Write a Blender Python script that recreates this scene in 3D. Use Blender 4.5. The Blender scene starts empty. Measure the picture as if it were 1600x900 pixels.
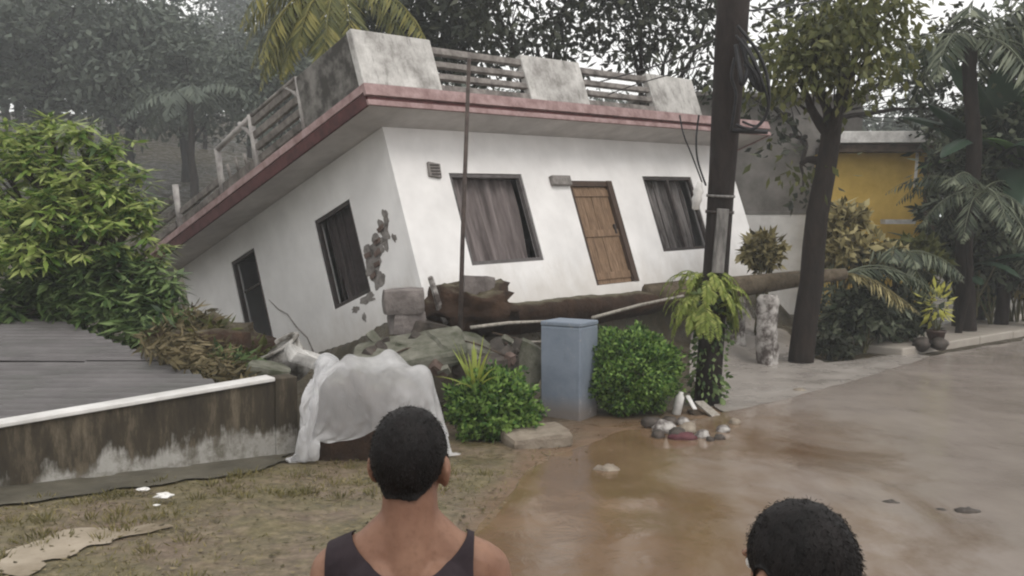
import bpy, math, random
import numpy as np
from mathutils import Matrix, Vector, noise as mnoise

random.seed(7)
rng = np.random.default_rng(7)
SC = bpy.context.scene
COL = SC.collection

# ------------------------------------------------------------------ camera, sky, sun, exposure
CAM_Z = 2.5
FPX = 1500.0                      # focal length in pixels of the 1600 px wide photograph
TH = math.atan(100 / FPX)         # looking slightly down
cd = bpy.data.cameras.new('camera')
cd.sensor_width = 36.0
cd.lens = 36.0 * FPX / 1600.0
cd.clip_start = 0.05
cd.clip_end = 3000
cam = bpy.data.objects.new('camera', cd)
cam.location = (0, 0, CAM_Z)
cam.rotation_euler = (math.radians(90) - TH, 0, 0)
COL.objects.link(cam)
SC.camera = cam

SUN_EL, SUN_AZ = math.radians(55), math.radians(145)   # azimuth clockwise from +Y
w = bpy.data.worlds.new('World')
SC.world = w
w.use_nodes = True
nt = w.node_tree
nt.nodes.clear()
sky = nt.nodes.new('ShaderNodeTexSky')
sky.sky_type = 'NISHITA'
sky.sun_disc = False
sky.sun_elevation = SUN_EL
sky.sun_rotation = SUN_AZ
sky.air_density = 1.0
sky.dust_density = 4.0
hs = nt.nodes.new('ShaderNodeHueSaturation')
hs.inputs['Saturation'].default_value = 0.22
mixc = nt.nodes.new('ShaderNodeMix')
mixc.data_type = 'RGBA'
mixc.inputs[0].default_value = 0.75                      # even cloud cover
mixc.inputs[7].default_value = (15.2, 14.9, 14.5, 1)
bg = nt.nodes.new('ShaderNodeBackground')
bg.inputs['Strength'].default_value = 0.1
wo = nt.nodes.new('ShaderNodeOutputWorld')
nt.links.new(sky.outputs[0], hs.inputs['Color'])
nt.links.new(hs.outputs[0], mixc.inputs[6])
nt.links.new(mixc.outputs[2], bg.inputs['Color'])
nt.links.new(bg.outputs[0], wo.inputs['Surface'])

sd = bpy.data.lights.new('sun', 'SUN')
sd.energy = 1.1
sd.angle = math.radians(25)
sd.color = (1.0, 0.94, 0.87)
so = bpy.data.objects.new('sun', sd)
dirv = Vector((math.sin(SUN_AZ) * math.cos(SUN_EL), math.cos(SUN_AZ) * math.cos(SUN_EL), math.sin(SUN_EL)))
so.rotation_euler = (-dirv).to_track_quat('-Z', 'Y').to_euler()
so.location = dirv * 60
COL.objects.link(so)

vs = SC.view_settings
vs.view_transform = 'Standard'
vs.look = 'None'
vs.gamma = 1.0
vs.exposure = 0.12
SC.cycles.use_denoising = True
SC.cycles.max_bounces = 7
SC.cycles.diffuse_bounces = 3
SC.cycles.glossy_bounces = 3
SC.cycles.transmission_bounces = 4
SC.cycles.transparent_max_bounces = 8
SC.cycles.volume_bounces = 1
SC.cycles.filter_width = 2.1          # the soft optics of a phone video frame

# ------------------------------------------------------------------ helpers
CT, ST = math.cos(TH), math.sin(TH)
def ray(px, py):
    x, z = (px - 800) / FPX, (450 - py) / FPX
    return np.array([x, CT + z * ST, -ST + z * CT])
def P(px, py, Y):                      # the point on a sight line at distance Y into the scene
    d = ray(px, py)
    return np.array([0, 0, CAM_Z]) + d * (Y / d[1])
def G(px, py, z=0.0):                  # the point on a sight line at height z
    d = ray(px, py)
    return np.array([0, 0, CAM_Z]) + d * ((z - CAM_Z) / d[2])
def sm(a, b, x):
    t = np.clip((np.asarray(x, float) - a) / (b - a), 0, 1)
    return t * t * (3 - 2 * t)
def nz(x, y, z=0.0):
    return mnoise.noise(Vector((float(x), float(y), float(z))))
def vnoise(x, y, s=1.0, seed=0.0):     # smooth vectorised value noise, -1..1
    x = np.asarray(x, float) * s + seed * 17.3
    y = np.asarray(y, float) * s + seed * 9.1
    xi, yi = np.floor(x), np.floor(y)
    fx, fy = x - xi, y - yi
    fx, fy = fx * fx * (3 - 2 * fx), fy * fy * (3 - 2 * fy)
    def h(a, b):
        v = np.sin(a * 127.1 + b * 311.7) * 43758.5453
        return (v - np.floor(v)) * 2 - 1
    return (h(xi, yi) * (1 - fx) + h(xi + 1, yi) * fx) * (1 - fy) + (h(xi, yi + 1) * (1 - fx) + h(xi + 1, yi + 1) * fx) * fy
def fbm(x, y, s=1.0, seed=0.0, o=4):
    r, a, t = 0, 1.0, 0.0
    for k in range(o):
        r = r + a * vnoise(x, y, s * 2 ** k, seed + k)
        t += a
        a *= 0.5
    return r / t

def tag(o, label=None, cat=None, group=None, kind=None):
    if label: o['label'] = label
    if cat: o['category'] = cat
    if group: o['group'] = group
    if kind: o['kind'] = kind
    return o
def empty(name, loc=(0, 0, 0), rz=0.0, label=None, cat=None, group=None):
    o = bpy.data.objects.new(name, None)
    o.empty_display_size = 0.1
    o.location = loc
    o.rotation_euler = (0, 0, rz)
    COL.objects.link(o)
    return tag(o, label, cat, group)
def link(name, me, mat=None, parent=None, smooth=False):
    o = bpy.data.objects.new(name, me)
    if mat is not None:
        me.materials.append(mat)
    if smooth:
        me.polygons.foreach_set('use_smooth', [True] * len(me.polygons))
    COL.objects.link(o)
    if parent is not None: o.parent = parent
    return o
KIDS = {}
def copy_tree(o, parent=None):
    c = o.copy()
    COL.objects.link(c)
    c.parent = parent
    for ch in [q for q in COL.objects if q.parent == o]:
        copy_tree(ch, c)
    return c

class MB:
    def __init__(s):
        s.v, s.f = [], []
    def add(s, vs, fs):
        n = len(s.v)
        s.v += [tuple(map(float, p)) for p in vs]
        s.f += [tuple(i + n for i in f) for f in fs]
        return s
    def box(s, a, b, M=None, j=0.0):
        pts = [(x, y, z) for z in (a[2], b[2]) for y in (a[1], b[1]) for x in (a[0], b[0])]
        if j: pts = [tuple(c + random.uniform(-j, j) for c in p) for p in pts]
        if M is not None: pts = [tuple(M @ Vector(p)) for p in pts]
        return s.add(pts, [(0, 2, 3, 1), (4, 5, 7, 6), (0, 1, 5, 4), (1, 3, 7, 5), (3, 2, 6, 7), (2, 0, 4, 6)])
    def tube(s, pts, rad, n=8, cap=True, jit=0.0):
        pts = [Vector(p) for p in pts]
        if not hasattr(rad, '__len__'): rad = [rad] * len(pts)
        base = len(s.v)
        prev = None
        for i, p in enumerate(pts):
            t = (pts[min(i + 1, len(pts) - 1)] - pts[max(i - 1, 0)])
            t = t.normalized() if t.length > 1e-9 else Vector((0, 0, 1))
            if prev is None:
                a = t.orthogonal().normalized()
            else:
                a = prev - t * prev.dot(t)
                a = a.normalized() if a.length > 1e-6 else t.orthogonal().normalized()
            prev = a
            b = t.cross(a)
            for k in range(n):
                an = 2 * math.pi * k / n
                r = rad[i] * (1 + (random.uniform(-jit, jit) if jit else 0))
                s.v.append(tuple(p + (a * math.cos(an) + b * math.sin(an)) * r))
        for i in range(len(pts) - 1):
            for k in range(n):
                q = base + i * n
                s.f.append((q + k, q + (k + 1) % n, q + n + (k + 1) % n, q + n + k))
        if cap:
            s.f.append(tuple(base + k for k in reversed(range(n))))
            s.f.append(tuple(base + (len(pts) - 1) * n + k for k in range(n)))
        return s
    def lathe(s, prof, n=20, M=None):
        base = len(s.v)
        for r, z in prof:
            for k in range(n):
                a = 2 * math.pi * k / n
                p = Vector((r * math.cos(a), r * math.sin(a), z))
                if M is not None: p = M @ p
                s.v.append(tuple(p))
        for i in range(len(prof) - 1):
            for k in range(n):
                q = base + i * n
                s.f.append((q + k, q + (k + 1) % n, q + n + (k + 1) % n, q + n + k))
        s.f.append(tuple(base + k for k in reversed(range(n))))
        s.f.append(tuple(base + (len(prof) - 1) * n + k for k in range(n)))
        return s
    def blob(s, c, r, nu=14, nv=9, amp=0.15, fr=1.5, M=None, seed=0.0, flat=None):
        base = len(s.v)
        for i in range(nv + 1):
            th = math.pi * i / nv
            for k in range(nu):
                ph = 2 * math.pi * k / nu
                d = Vector((math.sin(th) * math.cos(ph), math.sin(th) * math.sin(ph), math.cos(th)))
                m = 1 + amp * mnoise.noise(d * fr + Vector((seed, seed * 2, 0))) * 1.6
                p = Vector((d.x * r[0] * m, d.y * r[1] * m, d.z * r[2] * m))
                if flat is not None: p.z = max(p.z, flat)
                if M is not None: p = M @ p
                s.v.append((c[0] + p.x, c[1] + p.y, c[2] + p.z))
        for i in range(nv):
            for k in range(nu):
                q = base + i * nu
                s.f.append((q + k, q + nu + k, q + nu + (k + 1) % nu, q + (k + 1) % nu))
        return s
    def build(s, name, mat, parent=None, smooth=False, bevel=0.0):
        me = bpy.data.meshes.new(name)
        me.from_pydata(s.v, [], s.f)
        me.update()
        o = link(name, me, mat, parent, smooth)
        if bevel:
            m = o.modifiers.new('edge', 'BEVEL')
            m.width = bevel
            m.segments = 2
            m.limit_method = 'ANGLE'
        return o

def np_mesh(name, V, F, mat, parent=None, smooth=False):
    me = bpy.data.meshes.new(name)
    V = np.asarray(V, np.float32)
    F = np.asarray(F, np.int32)
    n = F.shape[1]
    me.vertices.add(len(V))
    me.vertices.foreach_set('co', V.ravel())
    me.loops.add(F.size)
    me.loops.foreach_set('vertex_index', F.ravel())
    me.polygons.add(len(F))
    me.polygons.foreach_set('loop_start', np.arange(0, F.size, n, dtype=np.int32))
    me.polygons.foreach_set('loop_total', np.full(len(F), n, np.int32))
    me.update(calc_edges=True)
    me.validate()
    return link(name, me, mat, parent, smooth)

def unit(a):
    return a / np.maximum(np.linalg.norm(a, axis=1, keepdims=True), 1e-9)
def leaf_arrays(pts, d, n, L, Wd, fold=0.25):
    """diamond leaves folded along the midrib: two triangles each"""
    pts = np.asarray(pts, float)
    d = unit(np.asarray(d, float))
    n = np.asarray(n, float)
    sx = unit(np.cross(d, n) + 1e-6)
    up = unit(np.cross(sx, d))
    L = np.asarray(L).reshape(-1, 1) * np.ones((len(pts), 1))
    Wd = np.asarray(Wd).reshape(-1, 1) * np.ones((len(pts), 1))
    a = pts
    t = pts + d * L - up * L * 0.12
    m = pts + d * L * 0.45
    l = m + sx * Wd * 0.5 - up * Wd * fold
    r = m - sx * Wd * 0.5 - up * Wd * fold
    V = np.stack([a, l, t, r], 1).reshape(-1, 3)
    b = np.arange(len(pts)) * 4
    F = np.concatenate([np.stack([b, b + 1, b + 2], 1), np.stack([b, b + 2, b + 3], 1)])
    return V, F
def leaves(name, pts, d, n, L, Wd, mat, parent=None, fold=0.25):
    V, F = leaf_arrays(pts, d, n, L, Wd, fold)
    return np_mesh(name, V, F, mat, parent)

def clip_mesh(V, F, f):
    """keep the side of a triangle mesh where the vertex field f is positive, cut exactly at zero"""
    V = [tuple(v) for v in V]
    out, cache = [], {}
    V2 = list(V)
    for t in F:
        ins = [f[i] > 0 for i in t]
        if all(ins):
            out.append(tuple(t)); continue
        if not any(ins): continue
        poly = []
        for a in range(len(t)):
            i, j = t[a], t[(a + 1) % len(t)]
            if f[i] > 0: poly.append(i)
            if (f[i] > 0) != (f[j] > 0):
                k = (min(i, j), max(i, j))
                if k not in cache:
                    q = f[k[0]] / (f[k[0]] - f[k[1]])
                    p = tuple(V[k[0]][c] + q * (V[k[1]][c] - V[k[0]][c]) for c in range(3))
                    cache[k] = len(V2)
                    V2.append(p)
                poly.append(cache[k])
        if len(poly) >= 3: out.append(tuple(poly))
    used = sorted({i for t in out for i in t})
    mp = {u: i for i, u in enumerate(used)}
    return [V2[u] for u in used], [tuple(mp[i] for i in t) for t in out], used

# ------------------------------------------------------------------ materials
class NB:
    def __init__(s, name):
        s.m = bpy.data.materials.new(name)
        s.m.use_nodes = True
        s.t = s.m.node_tree
        s.t.nodes.clear()
        s.out = s.t.nodes.new('ShaderNodeOutputMaterial')
        s.p = s.t.nodes.new('ShaderNodeBsdfPrincipled')
        s.p.inputs['Specular IOR Level'].default_value = 0.22
        s.t.links.new(s.p.outputs[0], s.out.inputs['Surface'])
        s.tc = s.t.nodes.new('ShaderNodeTexCoord')
    def n(s, ty, **kw):
        q = s.t.nodes.new(ty)
        for k, v in kw.items(): setattr(q, k, v)
        return q
    def l(s, a, b): s.t.links.new(a, b)
    def noise(s, scale, detail=5.0, rough=0.6, stretch=None, co='Object', dist=0.0):
        q = s.n('ShaderNodeTexNoise')
        q.inputs['Scale'].default_value = scale
        q.inputs['Detail'].default_value = detail
        q.inputs['Roughness'].default_value = rough
        q.inputs['Distortion'].default_value = dist
        if stretch:
            mp = s.n('ShaderNodeMapping')
            mp.inputs['Scale'].default_value = stretch
            s.l(s.tc.outputs[co], mp.inputs[0])
            s.l(mp.outputs[0], q.inputs['Vector'])
        else:
            s.l(s.tc.outputs[co], q.inputs['Vector'])
        return q.outputs['Fac']
    def ramp(s, fac, stops):
        q = s.n('ShaderNodeValToRGB')
        e = q.color_ramp.elements
        while len(e) < len(stops): e.new(0.5)
        for el, (pos, c) in zip(e, stops):
            el.position = pos
            el.color = (*c, 1) if hasattr(c, '__len__') else (c, c, c, 1)
        s.l(fac, q.inputs[0])
        return q.outputs[0]
    def mix(s, fac, a, b):
        q = s.n('ShaderNodeMix', data_type='RGBA')
        for v, i in ((fac, 0), (a, 6), (b, 7)):
            if hasattr(v, 'is_linked') or isinstance(v, bpy.types.NodeSocket): s.l(v, q.inputs[i])
            elif hasattr(v, '__len__'): q.inputs[i].default_value = (*v, 1)
            else: q.inputs[i].default_value = v
        return q.outputs[2]
    def math(s, op, a, b=None, clamp=False):
        q = s.n('ShaderNodeMath', operation=op, use_clamp=clamp)
        for i, v in enumerate((a, b)):
            if v is None: continue
            if isinstance(v, bpy.types.NodeSocket): s.l(v, q.inputs[i])
            else: q.inputs[i].default_value = v
        return q.outputs[0]
    def col(s, v):
        if isinstance(v, bpy.types.NodeSocket): s.l(v, s.p.inputs['Base Color'])
        else: s.p.inputs['Base Color'].default_value = (*v, 1)
        return s
    def rough(s, v):
        if isinstance(v, bpy.types.NodeSocket): s.l(v, s.p.inputs['Roughness'])
        else: s.p.inputs['Roughness'].default_value = v
        return s
    def bump(s, h, strength=0.3, dist=0.02):
        b = s.n('ShaderNodeBump')
        b.inputs['Strength'].default_value = strength
        b.inputs['Distance'].default_value = dist
        s.l(h, b.inputs['Height'])
        s.l(b.outputs[0], s.p.inputs['Normal'])
        return s
    def xyz(s, co='Object'):
        q = s.n('ShaderNodeSeparateXYZ')
        s.l(s.tc.outputs[co], q.inputs[0])
        return q.outputs

def rough_mat(name, c1, c2, scale=4.0, rough=0.8, bump=0.3, bd=0.02, lo=0.35, hi=0.65, stretch=None, metallic=0.0):
    b = NB(name)
    f = b.noise(scale, 6, 0.65, stretch)
    b.col(b.ramp(f, [(lo, c1), (hi, c2)])).rough(rough)
    if bump: b.bump(b.noise(scale * 5, 5, 0.7, stretch), bump, bd)
    b.p.inputs['Metallic'].default_value = metallic
    return b.m

def leaf_mat(name, stops, rough=0.45, trans=0.25, clump=0.6):
    b = NB(name)
    g = b.n('ShaderNodeNewGeometry')
    f = b.math('ADD', b.math('MULTIPLY', g.outputs['Random Per Island'], 1 - clump), b.math('MULTIPLY', b.noise(1.1, 3, 0.5), clump))
    c = b.ramp(f, stops)
    b.col(c).rough(rough)
    tr = b.n('ShaderNodeBsdfTranslucent')
    b.l(c, tr.inputs['Color'])
    mx = b.n('ShaderNodeMixShader')
    mx.inputs[0].default_value = trans
    b.l(b.p.outputs[0], mx.inputs[1])
    b.l(tr.outputs[0], mx.inputs[2])
    b.l(mx.outputs[0], b.out.inputs['Surface'])
    return b.m

M = {}
def house_wall_mat():
    b = NB('white_wall_paint')
    f = b.noise(1.3, 6, 0.6)
    c = b.ramp(f, [(0.3, (0.66, 0.65, 0.645)), (0.65, (0.80, 0.79, 0.785))])
    z = b.xyz()[2]
    st = b.noise(2.2, 7, 0.75, (1, 1, 0.5))
    low = b.math('MULTIPLY', b.math('SUBTRACT', -1.75, z), 0.55)          # splashed mud low on the wall
    k = b.math('MULTIPLY', b.math('SUBTRACT', b.math('ADD', st, low), 0.62), 3.0, True)
    c = b.mix(b.math('MULTIPLY', k, 0.35), c, (0.36, 0.31, 0.25))
    s2 = b.ramp(b.noise(3.2, 8, 0.72, (2.5, 2.5, 0.25)), [(0.60, 0.0), (0.75, 0.28)])
    c = b.mix(s2, c, (0.42, 0.40, 0.37))
    b.col(c).rough(0.75).bump(b.noise(30, 5, 0.6), 0.12, 0.01)
    return b.m
M['wall'] = house_wall_mat()
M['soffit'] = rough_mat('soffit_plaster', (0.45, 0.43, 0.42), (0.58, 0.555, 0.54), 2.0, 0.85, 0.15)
M['fascia'] = rough_mat('faded_pink_paint', (0.20, 0.125, 0.12), (0.37, 0.265, 0.26), 4.0, 0.7, 0.25)
M['groove'] = rough_mat('dark_red_paint', (0.045, 0.014, 0.014), (0.10, 0.034, 0.034), 5.0, 0.6, 0.2)
def parapet_mat():
    b = NB('weathered_parapet_plaster')
    f = b.noise(2.3, 7, 0.7)
    c = b.ramp(f, [(0.30, (0.17, 0.16, 0.15)), (0.48, (0.40, 0.39, 0.375)), (0.66, (0.58, 0.57, 0.55))])
    f2 = b.noise(5.0, 8, 0.75, (2, 2, 0.5))
    c = b.mix(b.ramp(f2, [(0.52, 0.0), (0.72, 0.75)]), c, (0.09, 0.085, 0.075))
    b.col(c).rough(0.85).bump(b.noise(22, 6, 0.7), 0.3, 0.012)
    return b.m
M['parapet'] = parapet_mat()
M['shaded_parapet'] = rough_mat('shade_dark_plaster', (0.05, 0.047, 0.043), (0.20, 0.19, 0.178), 3.2, 0.85, 0.4, lo=0.42, hi=0.66)  # shade of the left side parapet panel painted into its colour
M['rail'] = rough_mat('weathered_rail_concrete', (0.09, 0.08, 0.074), (0.26, 0.24, 0.225), 5, 0.85, 0.4)
M['dark_rail'] = rough_mat('dark_rail_concrete', (0.06, 0.053, 0.048), (0.20, 0.18, 0.165), 5, 0.85, 0.4)  # side rails, darker than the front ones
M['post_pale'] = rough_mat('pale_post_concrete', (0.22, 0.205, 0.20), (0.40, 0.38, 0.365), 5, 0.8, 0.3)
M['window_frame'] = rough_mat('grey_window_wood', (0.075, 0.068, 0.068), (0.13, 0.12, 0.12), 8, 0.6, 0.2)
M['dark_frame'] = rough_mat('dark_brown_door_wood', (0.04, 0.026, 0.02), (0.085, 0.055, 0.04), 7, 0.55, 0.25, stretch=(6, 6, 0.6))
def door_mat():
    b = NB('brown_door_timber')
    f = b.noise(7, 7, 0.65, (7, 7, 0.5), dist=0.6)
    b.col(b.ramp(f, [(0.32, (0.075, 0.046, 0.028)), (0.5, (0.185, 0.118, 0.072)), (0.68, (0.30, 0.205, 0.135))])).rough(0.55)
    b.bump(f, 0.6, 0.01)
    return b.m
M['door'] = door_mat()
M['curtain'] = rough_mat('mauve_grey_curtain', (0.095, 0.08, 0.078), (0.225, 0.195, 0.192), 3.0, 0.9, 0.1, stretch=(3, 3, 0.3))
M['dark_curtain'] = rough_mat('dark_curtain_cloth', (0.05, 0.042, 0.042), (0.085, 0.07, 0.07), 2.5, 0.9, 0.1)
M['grey_curtain'] = rough_mat('grey_curtain_cloth', (0.045, 0.04, 0.04), (0.22, 0.205, 0.20), 3.5, 0.9, 0.1, stretch=(3, 3, 0.4))
M['bar'] = rough_mat('dark_iron', (0.03, 0.026, 0.026), (0.06, 0.048, 0.045), 9, 0.5, 0.2)
M['render_grey'] = rough_mat('exposed_grey_render', (0.16, 0.145, 0.135), (0.30, 0.28, 0.265), 9, 0.95, 0.9, 0.03)
M['laterite'] = rough_mat('laterite_block', (0.09, 0.062, 0.052), (0.19, 0.14, 0.12), 6, 0.95, 0.9, 0.04)
M['block'] = rough_mat('wet_concrete_block', (0.11, 0.095, 0.09), (0.22, 0.195, 0.185), 5, 0.7, 0.8, 0.03)
M['moss_slab'] = rough_mat('mossy_concrete', (0.055, 0.06, 0.038), (0.19, 0.185, 0.155), 3.5, 0.65, 0.6, 0.03)
M['meter'] = rough_mat('grey_box_plastic', (0.15, 0.14, 0.13), (0.27, 0.25, 0.24), 14, 0.7, 0.3)

def bank_mat():
    b = NB('red_earth_bank')
    f = b.noise(3.0, 8, 0.7)
    c = b.ramp(f, [(0.3, (0.02, 0.012, 0.008)), (0.55, (0.048, 0.027, 0.017)), (0.75, (0.095, 0.058, 0.037))])
    g = b.n('ShaderNodeNewGeometry')
    sx = b.n('ShaderNodeSeparateXYZ')
    b.l(g.outputs['Normal'], sx.inputs[0])
    k = b.math('MULTIPLY', b.math('SUBTRACT', b.math('ADD', sx.outputs[2], b.math('MULTIPLY', f, 0.6)), 1.05), 3.0, True)
    moss = b.ramp(b.noise(7, 6, 0.7), [(0.35, (0.095, 0.09, 0.05)), (0.65, (0.21, 0.195, 0.145))])
    b.col(b.mix(k, c, moss)).rough(0.8).bump(b.noise(14, 8, 0.75), 0.9, 0.06)
    return b.m
M['bank'] = bank_mat()

def ground_mat():
    b = NB('yard_soil')
    at = b.n('ShaderNodeAttribute', attribute_name='zone')
    sx = b.n('ShaderNodeSeparateColor')
    b.l(at.outputs['Color'], sx.inputs[0])
    f = b.noise(1.4, 8, 0.68)
    f2 = b.noise(9, 8, 0.75)
    soil = b.ramp(f2, [(0.28, (0.07, 0.048, 0.032)), (0.5, (0.15, 0.11, 0.075)), (0.72, (0.26, 0.20, 0.145))])
    gr = b.ramp(f2, [(0.3, (0.05, 0.043, 0.02)), (0.52, (0.135, 0.112, 0.055)), (0.72, (0.25, 0.205, 0.12))])
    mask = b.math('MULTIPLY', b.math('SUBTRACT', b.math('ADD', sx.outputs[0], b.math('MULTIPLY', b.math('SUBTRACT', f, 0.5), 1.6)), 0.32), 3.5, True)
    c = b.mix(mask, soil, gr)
    mud = b.ramp(f, [(0.3, (0.11, 0.066, 0.035)), (0.7, (0.20, 0.13, 0.078))])
    c = b.mix(sx.outputs[1], c, mud)
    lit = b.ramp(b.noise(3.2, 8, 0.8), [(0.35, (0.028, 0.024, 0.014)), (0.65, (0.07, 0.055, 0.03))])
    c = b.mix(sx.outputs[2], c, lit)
    b.col(c)
    b.rough(b.ramp(b.noise(1.8, 6, 0.6), [(0.38, 0.22), (0.62, 0.85)]))
    b.p.inputs['Specular IOR Level'].default_value = 0.45
    b.bump(b.noise(18, 8, 0.75), 0.7, 0.04)
    return b.m
M['ground'] = ground_mat()

def road_mat():
    b = NB('wet_muddy_road')
    x, y, z = b.xyz()
    f = b.noise(0.55, 7, 0.6, (1.0, 0.45, 1))
    f2 = b.noise(6, 8, 0.7)
    grey = b.ramp(f2, [(0.3, (0.155, 0.135, 0.122)), (0.7, (0.225, 0.20, 0.182))])
    mud = b.ramp(f2, [(0.3, (0.13, 0.083, 0.048)), (0.7, (0.20, 0.138, 0.088))])
    # silt lies thick along the yard side of the road and thins out across it
    k = b.math('ADD', b.math('MULTIPLY', b.math('SUBTRACT', b.math('MULTIPLY', y, 0.24), x), 0.42), b.math('MULTIPLY', b.math('SUBTRACT', f, 0.5), 2.6))
    k = b.math('ADD', k, 0.25, True)
    b.col(b.mix(k, grey, mud))
    r = b.ramp(b.noise(0.8, 6, 0.6, (1.0, 0.5, 1)), [(0.35, 0.10), (0.5, 0.2), (0.68, 0.5)])
    b.rough(r)
    b.bump(b.noise(7, 6, 0.6, (1, 0.6, 1)), 0.16, 0.02)
    b.p.inputs['Specular IOR Level'].default_value = 0.5
    return b.m
M['road'] = road_mat()
def water_mat():
    b = NB('muddy_water')
    x, y, z = b.xyz()
    f = b.noise(0.7, 7, 0.65, (1, 0.5, 1), dist=0.5)
    silt = b.ramp(f, [(0.3, (0.11, 0.066, 0.035)), (0.7, (0.20, 0.132, 0.08))])
    thin = b.ramp(f, [(0.3, (0.205, 0.175, 0.152)), (0.7, (0.295, 0.258, 0.232))])
    # silt is thick along the yard side and thins out across the lane
    k = b.math('ADD', b.math('MULTIPLY', b.math('SUBTRACT', x, b.math('MULTIPLY', y, 0.16)), 0.45), b.math('MULTIPLY', b.math('SUBTRACT', f, 0.5), 2.6))
    k = b.math('ADD', k, -0.08, True)
    b.col(b.mix(k, silt, thin))
    b.rough(b.ramp(b.noise(0.9, 6, 0.6, (1, 0.5, 1)), [(0.30, 0.07), (0.55, 0.12), (0.80, 0.26)]))
    b.p.inputs['IOR'].default_value = 1.36
    b.p.inputs['Specular IOR Level'].default_value = 0.5
    b.bump(b.noise(6, 7, 0.62, (1, 0.5, 1), dist=0.8), 0.20, 0.022)
    return b.m
M['water'] = water_mat()
def conc_mat(name, c1, c2, rough_lo=0.3, rough_hi=0.75):
    b = NB(name)
    f = b.noise(1.3, 8, 0.68)
    b.col(b.ramp(f, [(0.3, c1), (0.7, c2)]))
    b.rough(b.ramp(b.noise(1.7, 5, 0.6), [(0.35, rough_lo), (0.65, rough_hi)]))
    b.bump(b.noise(25, 7, 0.7), 0.25, 0.012)
    return b.m
M['apron'] = conc_mat('wet_concrete', (0.21, 0.19, 0.172), (0.31, 0.285, 0.262), 0.15, 0.5)
M['kerb'] = conc_mat('pale_concrete', (0.29, 0.26, 0.225), (0.40, 0.365, 0.325), 0.45, 0.8)
M['path'] = conc_mat('muddy_concrete', (0.14, 0.11, 0.07), (0.36, 0.31, 0.245), 0.5, 0.85)
M['drain'] = conc_mat('algae_concrete', (0.04, 0.037, 0.028), (0.13, 0.118, 0.09), 0.4, 0.8)

def compound_mat():
    b = NB('algae_stained_plaster')
    x, y, z = b.xyz()
    f = b.noise(1.6, 7, 0.7)
    f2 = b.noise(4.5, 8, 0.75, (1, 1, 0.22))
    pale = b.ramp(f, [(0.3, (0.25, 0.24, 0.22)), (0.7, (0.40, 0.39, 0.365))])
    black = b.ramp(f2, [(0.28, (0.018, 0.016, 0.013)), (0.52, (0.05, 0.041, 0.029)), (0.72, (0.17, 0.14, 0.10))])
    pale = b.mix(b.ramp(b.noise(3.5, 8, .8), [(.45, 0.0), (.62, .85)]), pale, (.10, .09, .065))
    h = b.math('ADD', b.math('MULTIPLY', b.math('SUBTRACT', f2, 0.5), 0.8), b.math('MULTIPLY', b.math('SUBTRACT', b.noise(0.9, 4, 0.6), 0.5), 1.1))
    k = b.math('MULTIPLY', b.math('SUBTRACT', b.math('ADD', z, h), 0.17), 8.0, True)
    b.col(b.mix(k, pale, black)).rough(0.8).bump(b.noise(22, 7, 0.7), 0.35, 0.015)
    return b.m
M['compound'] = compound_mat()
M['coping'] = conc_mat('white_coping', (0.40, 0.39, 0.375), (0.72, 0.71, 0.70), 0.35, 0.6)
def sheet_mat():
    b = NB('grey_cement_sheet')
    f = b.noise(1.6, 8, 0.75, (0.8, 2.0, 1))
    f2 = b.noise(1.0, 6, 0.7)
    c = b.ramp(f, [(0.3, (0.07, 0.065, 0.066)), (0.7, (0.135, 0.127, 0.128))])
    c = b.mix(b.ramp(f2, [(0.45, 0.0), (0.7, 0.45)]), c, (0.06, 0.068, 0.055))
    b.col(c).rough(0.45).bump(b.noise(30, 6, 0.7), 0.2, 0.01)
    return b.m
M['sheet'] = sheet_mat()
M['shed_wall'] = rough_mat('shed_block_wall', (0.12, 0.11, 0.10), (0.22, 0.2, 0.18), 3, 0.9, 0.4)
def plastic_mat():
    b = NB('white_plastic_film')
    f = b.noise(2.0, 4, 0.5)
    b.col(b.ramp(f, [(0.3, (0.74, 0.74, 0.75)), (0.7, (0.84, 0.84, 0.85))])).rough(0.2)
    b.p.inputs['Specular IOR Level'].default_value = 0.5
    b.bump(b.noise(5, 6, 0.6, (1.6, 1.0, .7), dist=2.5), 0.7, 0.05)
    tr = b.n('ShaderNodeBsdfTranslucent')
    tr.inputs['Color'].default_value = (0.8, 0.8, 0.82, 1)
    tp = b.n('ShaderNodeBsdfTransparent')
    m1 = b.n('ShaderNodeMixShader')
    m1.inputs[0].default_value = 0.4
    m2 = b.n('ShaderNodeMixShader')
    b.l(b.ramp(b.noise(1.5, 3, 0.5), [(0.36, 0.15), (0.60, 0.60)]), m2.inputs[0])
    b.l(b.p.outputs[0], m1.inputs[1])
    b.l(tr.outputs[0], m1.inputs[2])
    b.l(m1.outputs[0], m2.inputs[1])
    b.l(tp.outputs[0], m2.inputs[2])
    b.l(m2.outputs[0], b.out.inputs['Surface'])
    return b.m
M['plastic'] = plastic_mat()
def post_mat():
    b = NB('blue_grey_paint')
    f = b.noise(2.5, 8, 0.7)
    c = b.ramp(f, [(0.3, (0.135, 0.165, 0.21)), (0.7, (0.21, 0.245, 0.295))])
    s = b.ramp(b.noise(3, 8, 0.75, (3, 3, 0.35)), [(0.55, 0.0), (0.75, 0.5)])
    c = b.mix(s, c, (0.10, 0.11, 0.12))
    z = b.xyz()[2]
    k = b.math('MULTIPLY', b.math('SUBTRACT', b.math('ADD', 0.22, b.math('MULTIPLY', f, 0.2)), z), 4.0, True)
    c = b.mix(b.math('MULTIPLY', k, 0.7), c, (0.17, 0.13, 0.095))
    c = b.mix(b.ramp(b.noise(6, 8, 0.8), [(0.60, 0.0), (0.64, 0.8)]), c, (0.30, 0.30, 0.29))
    b.col(c).rough(0.65).bump(b.noise(26, 6, 0.7), 0.25, 0.012)
    return b.m
M['gatepost'] = post_mat()
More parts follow.
